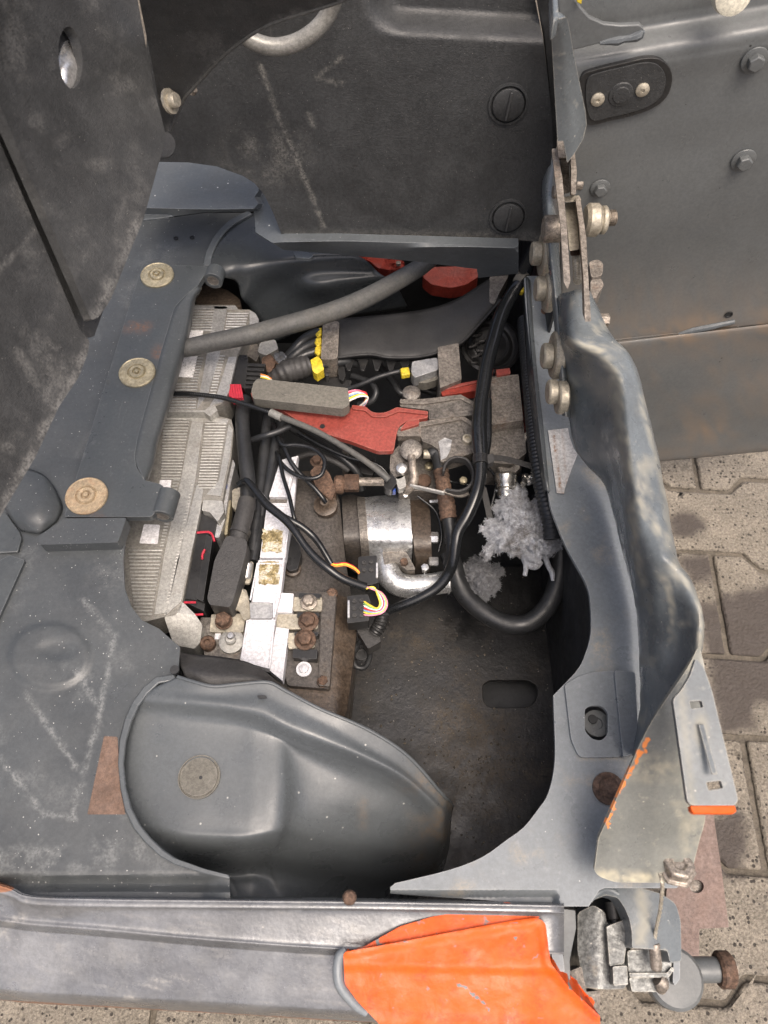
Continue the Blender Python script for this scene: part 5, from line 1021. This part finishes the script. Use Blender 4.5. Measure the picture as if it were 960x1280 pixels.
# ---- horn
hn = thing('signal_horn', 'round black horn disc with slotted grille in the back corner', 'horn', P(605, 435, .36))
hx = Vector((.10, -.35, 1))
lathe('horn_rim', P(612, 433, .395), hx, [(.052, 0), (.060, .004), (.060, .009), (.054, .012), (.050, .006), (.046, .004), (.042, .010), (.036, .012), (.032, .009), (0, .010)], M['plastblk'], hn, 48)
for k, (dx, dy, L_, a) in enumerate(((-6, -14, 14, -10), (4, -8, 18, -20), (-8, -2, 16, -30), (6, 4, 20, -15), (-4, 11, 16, -25), (-10, 20, 9, 20))):
    x, y = 601 + dx, 432 + dy; c, s = math.cos(R(a)), math.sin(R(a))
    cable('grille_bar', [(x - L_ / 2 * c, y - L_ / 2 * s, .413), (x, y + 2, .415), (x + L_ / 2 * c, y + L_ / 2 * s, .413)], 2.2, M['boot'], hn, 4, 8)
# ---- black duct cover
dt = thing('duct_cover', 'broad dull black plastic duct with notched lower edge', 'duct', P(520, 420, .40))
TOPC = [(420, 398), (460, 395), (501, 391), (542, 384), (572, 373), (593, 360), (612, 348)]; BOT = [(421, 446), (461, 442), (488, 446), (530, 444), (572, 430), (596, 408), (626, 374)]
loft('cover_sheet', [[(x, y, .470) for x, y in TOPC], [((a + c) / 2, (b + d) / 2 - 2, .474) for (a, b), (c, d) in zip(TOPC, BOT)], [(x, y, .470) for x, y in BOT], [(x, y + 6, .44) for x, y in BOT]], M['ducting'], dt, .003, 6)
bm = bmesh.new()
for i in range(6):
    x = 430 + i * 17.5; y = 449 + (1 if i > 2 else 0); bm_sheet(bm, [(x, y), (x + 13, y), (x + 8, y + 14), (x + 4, y + 14)], zf(.455), .004, (), 0, DOWN)
fin(bm, 'notched_teeth', M['plastblk'], dt, .0008)
cable('edge_bead', [(421, 447, .470), (461, 443, .472), (488, 447, .472), (530, 445, .471), (572, 431, .47), (596, 409, .47), (626, 375, .47)], 1.6, M['ducting'], dt)
blk('side_clip', rnd([(421, 450), (428, 448), (432, 470), (429, 476), (424, 474)], 1.5), .45, .02, M['plastblk'], dt, .001)
blk('clip_block', rnd([(398, 478), (418, 472), (440, 476), (436, 486), (402, 486)], 2), .44, .03, M['plastblk'], dt, .002)
lathe('clip_post', P(409, 476, .44), Vector((0, .1, 1)), [(.004, 0), (.004, .016), (0, .018)], M['boot'], dt, 10)
bk = blk('steel_lug_plate', [(404, 400), (424, 402), (422, 446), (418, 449), (401, 449)], .48, .05, M['brownsteel'], None, .003, 3); tagup(bk, 'dusty brown steel plate left of the black duct', 'plate')
lathe('plate_bolt', P(411, 414, .48), UP, [(.006, 0), (.006, .001), (.004, .002), (0, .002)], M['steel'], bk, 14)
# ---- dark red casting under the rail
rc = thing('red_casting', 'dark red painted casting in the shade under the steel ledge', 'casting', P(560, 345, .40))
blk('smooth_face', rnd([(530, 334), (598, 332), (598, 346), (582, 356), (564, 360), (540, 356), (528, 346)], 4), lambda x, y: .41 - .0010 * (y - 335), .03, M['darkred'], rc, .006, step=8)
blk('rough_arm', rnd([(440, 318), (478, 322), (505, 326), (506, 333), (490, 338), (472, 335), (462, 326), (440, 322)], 3), lambda x, y: .46 + .008 * nz(x, y, 6), .04, M['darkred'], rc, .003, step=4)
lathe('casting_bolt', P(498, 331, .465), UP, [(.005, 0), (.005, .006), (0, .007)], M['rustlight'], rc, 10)
pb = blk('pale_bracket', rnd([(612, 346), (636, 344), (624, 366), (618, 380), (612, 378)], 2), .475, .03, M['steel'], None, .002); tagup(pb, 'greyish steel strip under the right end of the ledge', 'bracket')

# ================================================================== hoses and cables
def cab(label, name, pts, r, m, cat='cable', **k): return tagup(cable(name, pts, r, M[m], None, **k), label, cat)
cab('thick dusty grey hose sweeping over the upper controller', 'thick_hose', [(205, 434, .525), (226, 436, .53), (265, 428, .535), (310, 419, .537), (345, 410, .538), (385, 399, .54), (425, 386, .54), (460, 371, .54), (495, 352, .535), (525, 334, .53), (545, 318, .525)], [11, 11, 11.5, 11.8, 12, 12, 12, 11.8, 11.3, 10.8, 10.3], 'hose', 'hose', n=8, seg=18)
for lab, y0, pts in (('uppermost of three black cables with yellow tags', 415, [(398, 415, .47), (383, 422, .475), (371, 433, .47), (358, 449, .45), (350, 462, .43)]), ('middle of three black cables with yellow tags', 427, [(397, 427, .465), (381, 434, .468), (366, 446, .46), (354, 460, .44)]), ('lowest of three black cables with yellow tags', 438, [(396, 439, .46), (380, 444, .46), (368, 452, .455), (356, 462, .44)])):
    t = thing('tagged_cable', lab, 'cable', P(380, y0 + 12, .43), 'black cables with yellow tags'); cable('cable', pts, 6, M['rubber'], t)
    blk('yellow_tag', [(394, y0 - 5), (402, y0 - 6), (402, y0 + 2), (397, y0 + 6), (393, y0 + 1)], .478 - (y0 - 415) * .0003, .012, M['yellow'], t, .002)
bt_ = thing('cable_boot', 'grey ribbed rubber boot with wide yellow tape below the tagged cables', 'cable boot', P(365, 465, .43))
cable('boot', [(336, 474, .462), (348, 470, .468), (358, 465, .472), (372, 461, .472), (388, 457, .470)], [6, 11, 14.5, 14.5, 12.5], M['boot'], bt_, 8, 20, (.011, .05))
blk('yellow_tape', rnd([(388, 450), (397, 445), (402, 450), (405, 462), (400, 465), (396, 468), (391, 464)], 1.5), lambda x, y: .487 - .0004 * abs(y - 456), .02, M['yellow'], bt_, .003, step=3)
cable('cord', [(400, 457, .46), (430, 452, .455), (445, 455, .44)], 5, M['rubber'], bt_)
um = thing('rusty_union', 'small rusty pipe union with pale clamp behind the boot', 'pipe fitting', P(338, 448, .43))
blk('union', rnd([(327, 447), (338, 442), (346, 452), (338, 466), (328, 462)], 3), .455, .03, M['rust'], um, .003); blk('clamp', rnd([(342, 441), (353, 439), (359, 446), (350, 456), (344, 450)], 2), .468, .015, M['chrome'], um, .002)
blk('pale_body', rnd([(325, 428), (344, 424), (348, 436), (332, 444), (322, 440)], 3), .455, .03, M['alu2'], um, .004); blk('mount', rnd([(298, 434), (322, 430), (326, 440), (320, 452), (312, 446), (300, 442)], 2), .44, .03, M['steel'], um, .003)
# bowden cable
bo = thing('control_cable', 'thin black sheathed control cable crossing from the controllers to the linkage', 'cable', P(350, 515, .47))
cable('outer_sheath', [(205, 493, .484), (225, 492, .487), (245, 493, .49), (277, 497, .493), (305, 505, .497), (330, 513, .50), (346, 519, .50)], 3, M['sheath'], bo, 8, 10, (.004, .05))
cable('rod', [(346, 519, .50), (395, 539, .497), (440, 565, .49), (470, 586, .48), (486, 600, .472)], [4, 3.8, 3.8, 4.2, 4.6], M['hose'], bo, 6, 14); cable('ferrule', [(338, 515.5, .50), (352, 522, .50)], 5.2, M['bar'], bo, 3, 14)
# thick cables running down between controller and covers
cab('thickest black battery cable running down beside the lower controller', 'battery_cable', [(306, 500, .455), (303, 520, .465), (304, 545, .468), (307, 575, .47), (310, 600, .47), (310, 618, .465), (311, 640, .46)], [9, 9, 9, 9.5, 9.5, 10, 10], 'rubber', n=8, seg=16)
cab('black cable in the middle of three running behind the covers', 'battery_cable', [(338, 505, .44), (334, 530, .445), (330, 570, .445), (326, 605, .445), (321, 640, .445), (316, 690, .44)], 7, 'rubber', n=8, seg=14)
cab('black cable nearest the white cover strip', 'battery_cable', [(352, 530, .44), (346, 550, .445), (340, 580, .445), (333, 615, .445), (326, 645, .44), (320, 670, .43)], 6.5, 'rubber', n=8, seg=14)
sb = thing('cable_sleeve', 'grey-black shrink sleeve ending in a square rubber boot', 'cable sleeve', P(290, 700, .43))
cable('sleeve', [(309, 626, .475), (305, 645, .478), (301, 660, .478), (298, 676, .476)], [11, 11.5, 11.5, 12], M['boot'], sb, 8, 18); cable('collar', [(301.5, 662, .478), (299, 668, .478)], 13, M['boot'], sb, 3, 18)
blk('square_boot', rnd([(283, 669), (309, 674), (308, 690), (291, 752), (287, 759), (262, 756), (259, 748), (268, 700)], [5, 6, 6, 3, 3, 3, 3, 6]), lambda x, y: .490 - .00012 * (y - 670), .04, M['boot'], sb, .005)
# wiring harness in glossy sheath with plugs
wh = thing('wiring_harness', 'glossy black sheathed harness splitting into coloured wires and two plugs', 'harness', P(400, 680, .43))
cable('sheath', [(298, 606, .485), (306, 601, .492), (314, 607, .495), (333, 630, .495), (357, 650, .492), (370, 666, .49), (381, 682, .485), (394, 697, .48), (412, 712, .475), (430, 724, .465), (457, 734, .45)], [4, 4.5, 5, 5.5, 5.5, 5, 5, 5.5, 5.5, 5.5, 5.5], M['sheath'], wh, 8, 14)
cable('branch_sheath', [(352, 645, .493), (366, 652, .49), (378, 659, .485), (390, 669, .478), (399, 680, .468), (407, 693, .458), (414, 705, .45)], [4.5, 4.5, 4.5, 4.5, 4.2, 4, 4], M['sheath'], wh, 8, 12)
for k, c in enumerate(('wirered', 'wireyellow', 'wireorange')): cable('wire', [(413, 703 + k, .45), (420, 705 + k * 1.4, .45), (432, 704 + k * 1.3, .448), (443, 709 + k * 1.2, .445), (449, 715 + k, .44)], 1.2, M[c], wh, 5, 6)
for k, c in enumerate(('wirepink', 'wireyellow', 'wireblue', 'wirered', 'wirewhite', 'wiregreen', 'wireyellow')):
    cable('wire', [(454, 732 + k * .8, .45), (467, 735 - k * .5 + 2, .455), (478 - k, 742 + k * .3, .455), (484 - k * 1.5, 754, .452), (479 - k * 1.2, 765 - k * .8, .45), (465, 769 - k * 1.8, .447), (452, 768 - k * 3, .443)], 1.2, M[c], wh, 6, 6)
def plug(label, body, bar, z, pins):
    t = thing('harness_plug', label, 'connector', P(body[0][0], body[0][1], z - .03), 'black harness plugs beside the motor')
    blk('body', rnd(body, 2), z, .03, M['plastblk'], t, .002)
    if bar: blk('silver_clip', bar, z + .003, .01, M['bright'], t, .0005)
    for x, y in pins: lathe('pin_cavity', P(x, y, z), UP, [(.0035, 0), (.0035, .003), (.002, .003), (.002, .001), (0, .001)], M['boot'], t, 10)
    return t
plug('upper black harness plug with silver clip under the pump flange', [(448, 696), (471, 694), (473, 728), (460, 732), (447, 724)], [(470, 703), (472.5, 703), (472.5, 722), (470, 722)], .438, [(455, 704), (464, 703), (455, 713), (464, 713)])
plug('lower black harness plug full of coloured wires', [(434, 745), (460, 743), (463, 752), (461, 776), (434, 779)], [(434.5, 750), (437, 750), (437, 772), (434.5, 772)], .445, [(443, 752), (452, 751), (443, 761), (452, 761), (443, 770), (452, 770)])
cn = thing('loose_plug', 'black loose connector with a corrugated neck and cable loop below the plugs', 'connector', P(462, 795, .32))
blk('body', rnd([(446, 788), (462, 780), (474, 792), (476, 802), (460, 811)], 2), .40, .03, M['boot'], cn, .003); cable('neck', [(478, 766, .42), (475, 780, .41), (468, 792, .40)], [8, 8.5, 8], M['plastblk'], cn, 8, 14, (.005, .08))
cable('loop', [(452, 800, .38), (446, 808, .37), (441, 820, .36), (445, 833, .35), (456, 834, .35), (462, 822, .36), (462, 808, .375)], 3.4, M['rubber'], cn, 7, 10); lathe('dark_ring', P(452, 818, .355), UP, [(.011, 0), (.011, .004), (.007, .004), (.007, .001), (0, .001)], M['plastblk'], cn, 24)
cab('thin black cable looping in a ring over the rusty bracket', 'thin_cable', [(342, 530, .46), (347, 545, .468), (353, 556, .472), (370, 556, .474), (387, 559, .474), (400, 567, .474), (406, 578, .472), (401, 594, .468), (385, 598, .466), (365, 591, .464), (350, 577, .46), (346, 565, .455)], 2.8, 'sheath', n=6)
cab('thin black cable entering the round cable gland', 'thin_cable', [(346, 545, .462), (352, 551, .466), (357, 563, .468), (364, 578, .465), (373, 590, .46), (383, 600, .455), (394, 611, .45), (403, 622, .443), (407, 628, .436)], 3, 'sheath', n=6)
cab('thin black cable running down across the white cover', 'thin_cable', [(349, 570, .46), (353, 592, .468), (357, 606, .472), (362, 622, .475), (367, 645, .475), (372, 662, .46), (373, 676, .445)], 2.6, 'sheath', n=6)
cab('short black cable crossing above the white cover end', 'thin_cable', [(312, 551, .46), (330, 545, .478), (346, 540, .48), (362, 533, .478)], 4, 'rubber', n=6)
# main harness on the right with zip tie and strap ends
mh = thing('main_harness', 'long glossy black cable bundle curving down the right of the well', 'harness', P(590, 620, .42))
cable('sheath', [(668, 312, .555), (656, 346, .545), (645, 360, .54), (634, 378, .53), (624, 400, .525), (616, 428, .52), (609, 455, .515), (604, 485, .51), (601, 503, .508)], [6, 7, 8, 8.5, 9, 9, 9, 9, 9], M['sheath'], mh, 8, 16)
cable('lower_sheath', [(601, 500, .508), (599, 530, .505), (599.5, 552, .50), (601, 574, .495), (600, 598, .488), (594, 622, .48), (584, 645, .468), (573, 664, .455), (569.5, 680, .445), (567, 700, .43), (560, 718, .41), (546, 735, .395), (524, 748, .385), (502, 757, .375), (484, 764, .365)], [9, 9.5, 10, 8.5, 8, 8, 8, 8, 7.6, 7, 7, 6.5, 6, 6, 6], M['sheath'], mh, 8, 16)
cable('second_strand', [(610, 500, .503), (610, 530, .50), (609, 555, .495), (604, 578, .488)], 5, M['sheath'], mh, 6, 10)
cable('tape_collar', [(648, 345, .548), (655, 351, .546)], 10, M['oneoff_pad'], mh, 3, 12)
cable('zip_tie', [(601, 571, .495), (601, 581, .494)], 10.5, M['plastblk'], mh, 3, 18)
blk('tie_head', rnd([(609, 568), (617, 567), (618, 577), (610, 580)], 1.5), .505, .012, M['boot'], mh, .001)
cable('yellow_label', [(650, 366, .535), (655, 360, .537), (657, 356, .537)], [4, 5, 3], M['yellow'], mh, 4, 8)
st1 = ribbon('tie_strap', [(612, 572, .50), (628, 573, .496), (645, 577, .490), (664, 583, .482), (670, 587, .476)], 8, .002, M['boot']); tagup(st1, 'black plastic strap running right from the zip tie', 'strap')
st2 = ribbon('loose_strap', [(604, 610, .46), (609, 632, .44), (614, 655, .42), (617, 670, .40)], 8, .002, M['boot']); tagup(st2, 'dangling black strap beside the white wool', 'strap')
# P-clip
pc = thing('hose_clip', 'round open black metal clip left of the main harness', 'clip', P(572, 595, .44))
pts = [(554, 592), (556, 584), (562, 577), (571, 574), (581, 576), (588, 583), (591, 593), (590, 604), (584, 612), (574, 616), (563, 615), (557, 614)]
ribbon('band', [(x, y, .470) for x, y in pts], 3.2, .016, M['boot'], pc, 6); ribbon('strap_end', [(512, 607, .462), (535, 612, .464), (556, 617, .466)], 3, .010, M['alu2'], pc, 4)
ribbon('lug', [(556, 612, .470), (559, 615, .468), (574, 619, .464), (586, 617, .462)], 6, .004, M['steel'], pc, 4); lathe('clip_screw', P(579, 602, .44), UP, [(.007, 0), (.007, .006), (.004, .008), (0, .008)], M['gold'], pc, 6)
# hydraulic hose left of the clip
hh = thing('hydraulic_hose', 'black hydraulic hose with rusty crimped ferrule dropping behind the pump', 'hose', P(560, 660, .36))
cable('top_hose', [(530, 569, .445), (538, 567, .45), (546, 566, .45), (549, 575, .448), (551, 590, .445)], [4, 7, 9.5, 9, 9], M['rubber'], hh, 7, 16); xcyl('brass_pin', 529, 538, 568, .45, 6, 'zinc', 16, .1, hh)
cable('ferrule', [(551, 588, .445), (554, 606, .44), (558, 628, .43), (561, 650, .42)], [9.5, 9.5, 10.5, 10.5], M['rust'], hh, 7, 18, (.009, .05)); cable('hose', [(561, 648, .42), (564, 668, .41), (565, 690, .40), (562, 706, .38)], 8.5, M['rubber'], hh, 6, 14)
cab('big black hose looping down through the bottom right of the well', 'loop_hose', [(560, 690, .36), (566, 706, .352), (572, 726, .345), (583, 746, .34), (600, 762, .34), (620, 775, .34), (640, 781, .342), (660, 779, .346), (677, 767, .352), (689, 750, .36), (697, 728, .37), (701, 700, .385), (700, 676, .40), (694, 655, .415)], 12, 'rubber', 'hose', n=8, seg=18)
cab('ribbed black conduit along the right cheek of the pit', 'ribbed_conduit', [(656, 400, .47), (659, 440, .475), (663, 490, .48), (668, 540, .482), (672, 574, .48), (677, 604, .475), (684, 632, .47), (689, 655, .46), (691, 675, .45)], [9, 9.5, 9.5, 10, 10, 10.5, 11, 11, 11], 'rubber', 'conduit', n=10, seg=16, ridge=(.007, .06))
# chrome fitting
cf = thing('hose_fitting', 'greasy chrome hose fitting above the white wool', 'pipe fitting', P(632, 600, .40))
lathe('flange_block', P(634, 585, .43), Vector((0, -.2, 1)), [(.022, 0), (.023, .01), (.020, .014), (0, .014)], M['steel'], cf, 6)
bm = bmesh.new(); a, b = P(632, 590, .452), P(633, 622, .43); bm_lathe(bm, a, b - a, [(.014, 0), (.019, .003), (.019, .016), (.0175, .018), (.0175, .024), (.015, .027), (.015, .04), (0, .04)], 28); fin(bm, 'chrome_collar', M['chrome'], cf)
for i, (x, y) in enumerate(((657, 596), (662, 602), (655, 604), (664, 598))): lathe('small_fitting', P(x, y, .45), Vector((.3, .2 * i - .3, 1)), [(.005, -.006), (.006, 0), (.005, .006), (0, .008)], M['bright' if i % 2 else 'chrome'], cf, 14)
# ---- torn wool packing: thousands of short fibres on lumpy cores
def wool(label, outline, z, h, m, tufts, nf, flen, seed):
    random.seed(seed)
    t = thing('torn_wool', label, 'wool', P(outline[0][0], outline[0][1], z - .02), 'tufts of torn wool packing')
    o = crv(outline, 3, True); o = [(x + 3.0 * nz(x, y, 3, seed), y + 3.0 * nz(x, y, 3, seed + 1)) for x, y in o]
    def zz(x, y):
        d = min(segd(x, y, o[i - 1], o[i]) for i in range(0, len(o)))
        return z - h + h * min(1, d / 14) ** .5 + .010 * nz(x, y, 10, seed + 2) + .003 * nz(x, y, 4, seed)
    sheet('matted_core', o, zz, M[m], t, .012, [], 1.8, .0004, smooth=80)
    bm = bmesh.new()
    xs = [p[0] for p in o]; ys = [p[1] for p in o]; cx, cy = sum(xs) / len(xs), sum(ys) / len(ys); k = 0
    while k < nf:
        if random.random() < .45:
            i = random.randrange(len(o)); x, y = o[i][0] * .93 + cx * .07, o[i][1] * .93 + cy * .07; out = True
        else:
            x, y = random.uniform(min(xs), max(xs)), random.uniform(min(ys), max(ys)); out = False
            if not inside(x, y, o): continue
        k += 1
        a0 = (math.atan2(y - cy, x - cx) + random.gauss(0, .5)) if out else 3 * nz(x, y, 14, seed + 4) + random.gauss(0, .4) + 1.9
        L0_ = flen * random.uniform(.4, 1.3); zb_ = zz(x, y) if inside(x, y, o) else z - h
        tx_, ty_ = x + math.cos(a0) * L0_, y + math.sin(a0) * L0_; tz_ = zb_ + (random.uniform(-.012, .002) if out else random.uniform(-.001, .004))
        for q in range(random.randint(22, 36)):                    # a lock of fibres closing to one tip
            sx, sy = x + random.gauss(0, 3.2), y + random.gauss(0, 3.2)
            mx, my = (sx + tx_) / 2 + random.gauss(0, 1.0), (sy + ty_) / 2 + random.gauss(0, 1.0)
            r = random.uniform(.08, .22)
            bm_cable(bm, [(sx, sy, zb_ + .0005), (mx, my, (zb_ + tz_) / 2 + .0025), (tx_ + random.gauss(0, 1.5), ty_ + random.gauss(0, 1.5), tz_)], [r * 1.4, r, .15], 2, 4)
    fb = fin(bm, 'loose_fibres', M[m], t, 0, 80, recalc=False); fb['kind'] = 'stuff'
    for q, r in tufts: cable('dangling_tuft', q, r, M[m], t, 6, 9)
    return t
wool('big ragged clump of dirty white wool by the ribbed conduit', [(629, 614), (636, 610), (645, 614), (652, 610), (654, 625), (664, 634), (676, 622), (684, 640), (676, 662), (682, 668), (697, 682), (690, 692), (676, 690), (668, 698), (656, 690), (640, 690), (622, 683), (606, 692), (614, 676), (605, 664), (614, 655), (626, 650), (622, 638), (628, 628)], .455, .03, 'fluff',
     [([(656, 688, .42), (660, 700, .41), (668, 706, .405), (676, 700, .41)], [6, 8, 7, 5]), ([(680, 692, .42), (685, 706, .405), (690, 716, .40), (691, 726, .395)], [4, 3.5, 3.5, 2]), ([(658, 704, .41), (657, 714, .40), (656, 719, .395)], [4, 3, 3])], 260, 8, 3)
wool('smaller grey tuft of oily wool beside the loop hose', [(582, 708), (592, 700), (603, 702), (612, 708), (624, 712), (622, 726), (616, 738), (608, 744), (602, 748), (594, 738), (586, 730), (582, 720)], .37, .035, 'fluffgrey', [([(605, 742, .34), (607, 750, .335), (606, 756, .33)], [3, 2.2, 1.2])], 150, 7, 9)
# bits at the top left of the well
ub = thing('brown_block', 'brown dusty bracket beneath the upper hinge eye', 'bracket', P(268, 372, .44))
blk('block', rnd([(244, 362), (252, 356), (284, 362), (300, 374), (302, 384), (244, 380)], 4), .46, .04, M['oilbrown'], ub, .004); lathe('pale_screw', P(248, 361, .47), UP, [(.007, 0), (.007, .004), (0, .006)], M['ivory'], ub, 14)

# ---- further dark clutter between the lever and the motor
for lab, pts, r, m in (('black cable passing under the red lever toward the pump', [(352, 528, .42), (385, 548, .425), (420, 566, .42), (446, 590, .40), (452, 612, .37)], 5, 'rubber'),
                       ('thin black lead sagging under the red lever middle', [(372, 540, .44), (400, 556, .435), (436, 572, .43), (470, 580, .43), (488, 596, .42)], 2.5, 'sheath'),
                       ('short black cable between grey plug and red lever', [(440, 470, .43), (462, 478, .44), (470, 490, .44), (464, 502, .43), (448, 506, .42)], 4, 'rubber'),
                       ('black cable behind the steel link plates', [(470, 452, .40), (490, 476, .41), (502, 492, .41), (520, 486, .40), (545, 492, .39)], 4.5, 'rubber'),
                       ('dark cable tucked beside the drive motor top', [(372, 572, .40), (392, 568, .41), (420, 578, .41), (436, 588, .40)], 4, 'boot')):
    cab(lab, 'dark_cable', pts, r, m)
rl_ = thing('relay_box', 'small black relay box in the gap below the red lever', 'relay', P(455, 585, .36))
blk('relay_case', [(436, 566), (470, 572), (466, 594), (434, 588)], .40, .03, M['plastblk'], rl_, .003, 2); blk('relay_foot', [(428, 560), (440, 558), (440, 592), (428, 590)], .385, .02, M['steel'], rl_, .002, 1)
hb_ = thing('hydraulic_block', 'oily steel valve block under the front link plate', 'valve block', P(520, 600, .33))
blk('block', rnd([(500, 560), (548, 566), (552, 612), (498, 614)], 3), .40, .05, M['steel'], hb_, .003); blk('port_boss', ell(530, 600, 9, 8), .408, .02, M['rust'], hb_, .002); lathe('port_cap', P(536, 584, .402), UP, [(.008, 0), (.008, .006), (.005, .008), (0, .008)], M['gold'], hb_, 6)

for lab, pts in (('thin black wire under the wide end of the red lever', [(430, 500, .43), (455, 520, .40), (480, 540, .41), (492, 552, .42)]), ('thin black wire between the two steel link plates', [(520, 498, .44), (532, 520, .43), (560, 528, .42), (590, 540, .42)]),
                 ('thin black wire passing under the round open clip', [(540, 575, .43), (560, 600, .42), (585, 606, .41), (600, 622, .40)]), ('thin black wire hanging beside the pump end cap', [(522, 620, .40), (545, 640, .39), (552, 668, .38), (548, 690, .37)]),
                 ('thin black wire between main harness and white wool', [(606, 580, .45), (620, 600, .43), (612, 640, .41), (600, 668, .38)])):
    tagup(cable('thin_wire', pts, 1.8, M['sheath']), lab, 'wire', 'thin black wires among the fittings')
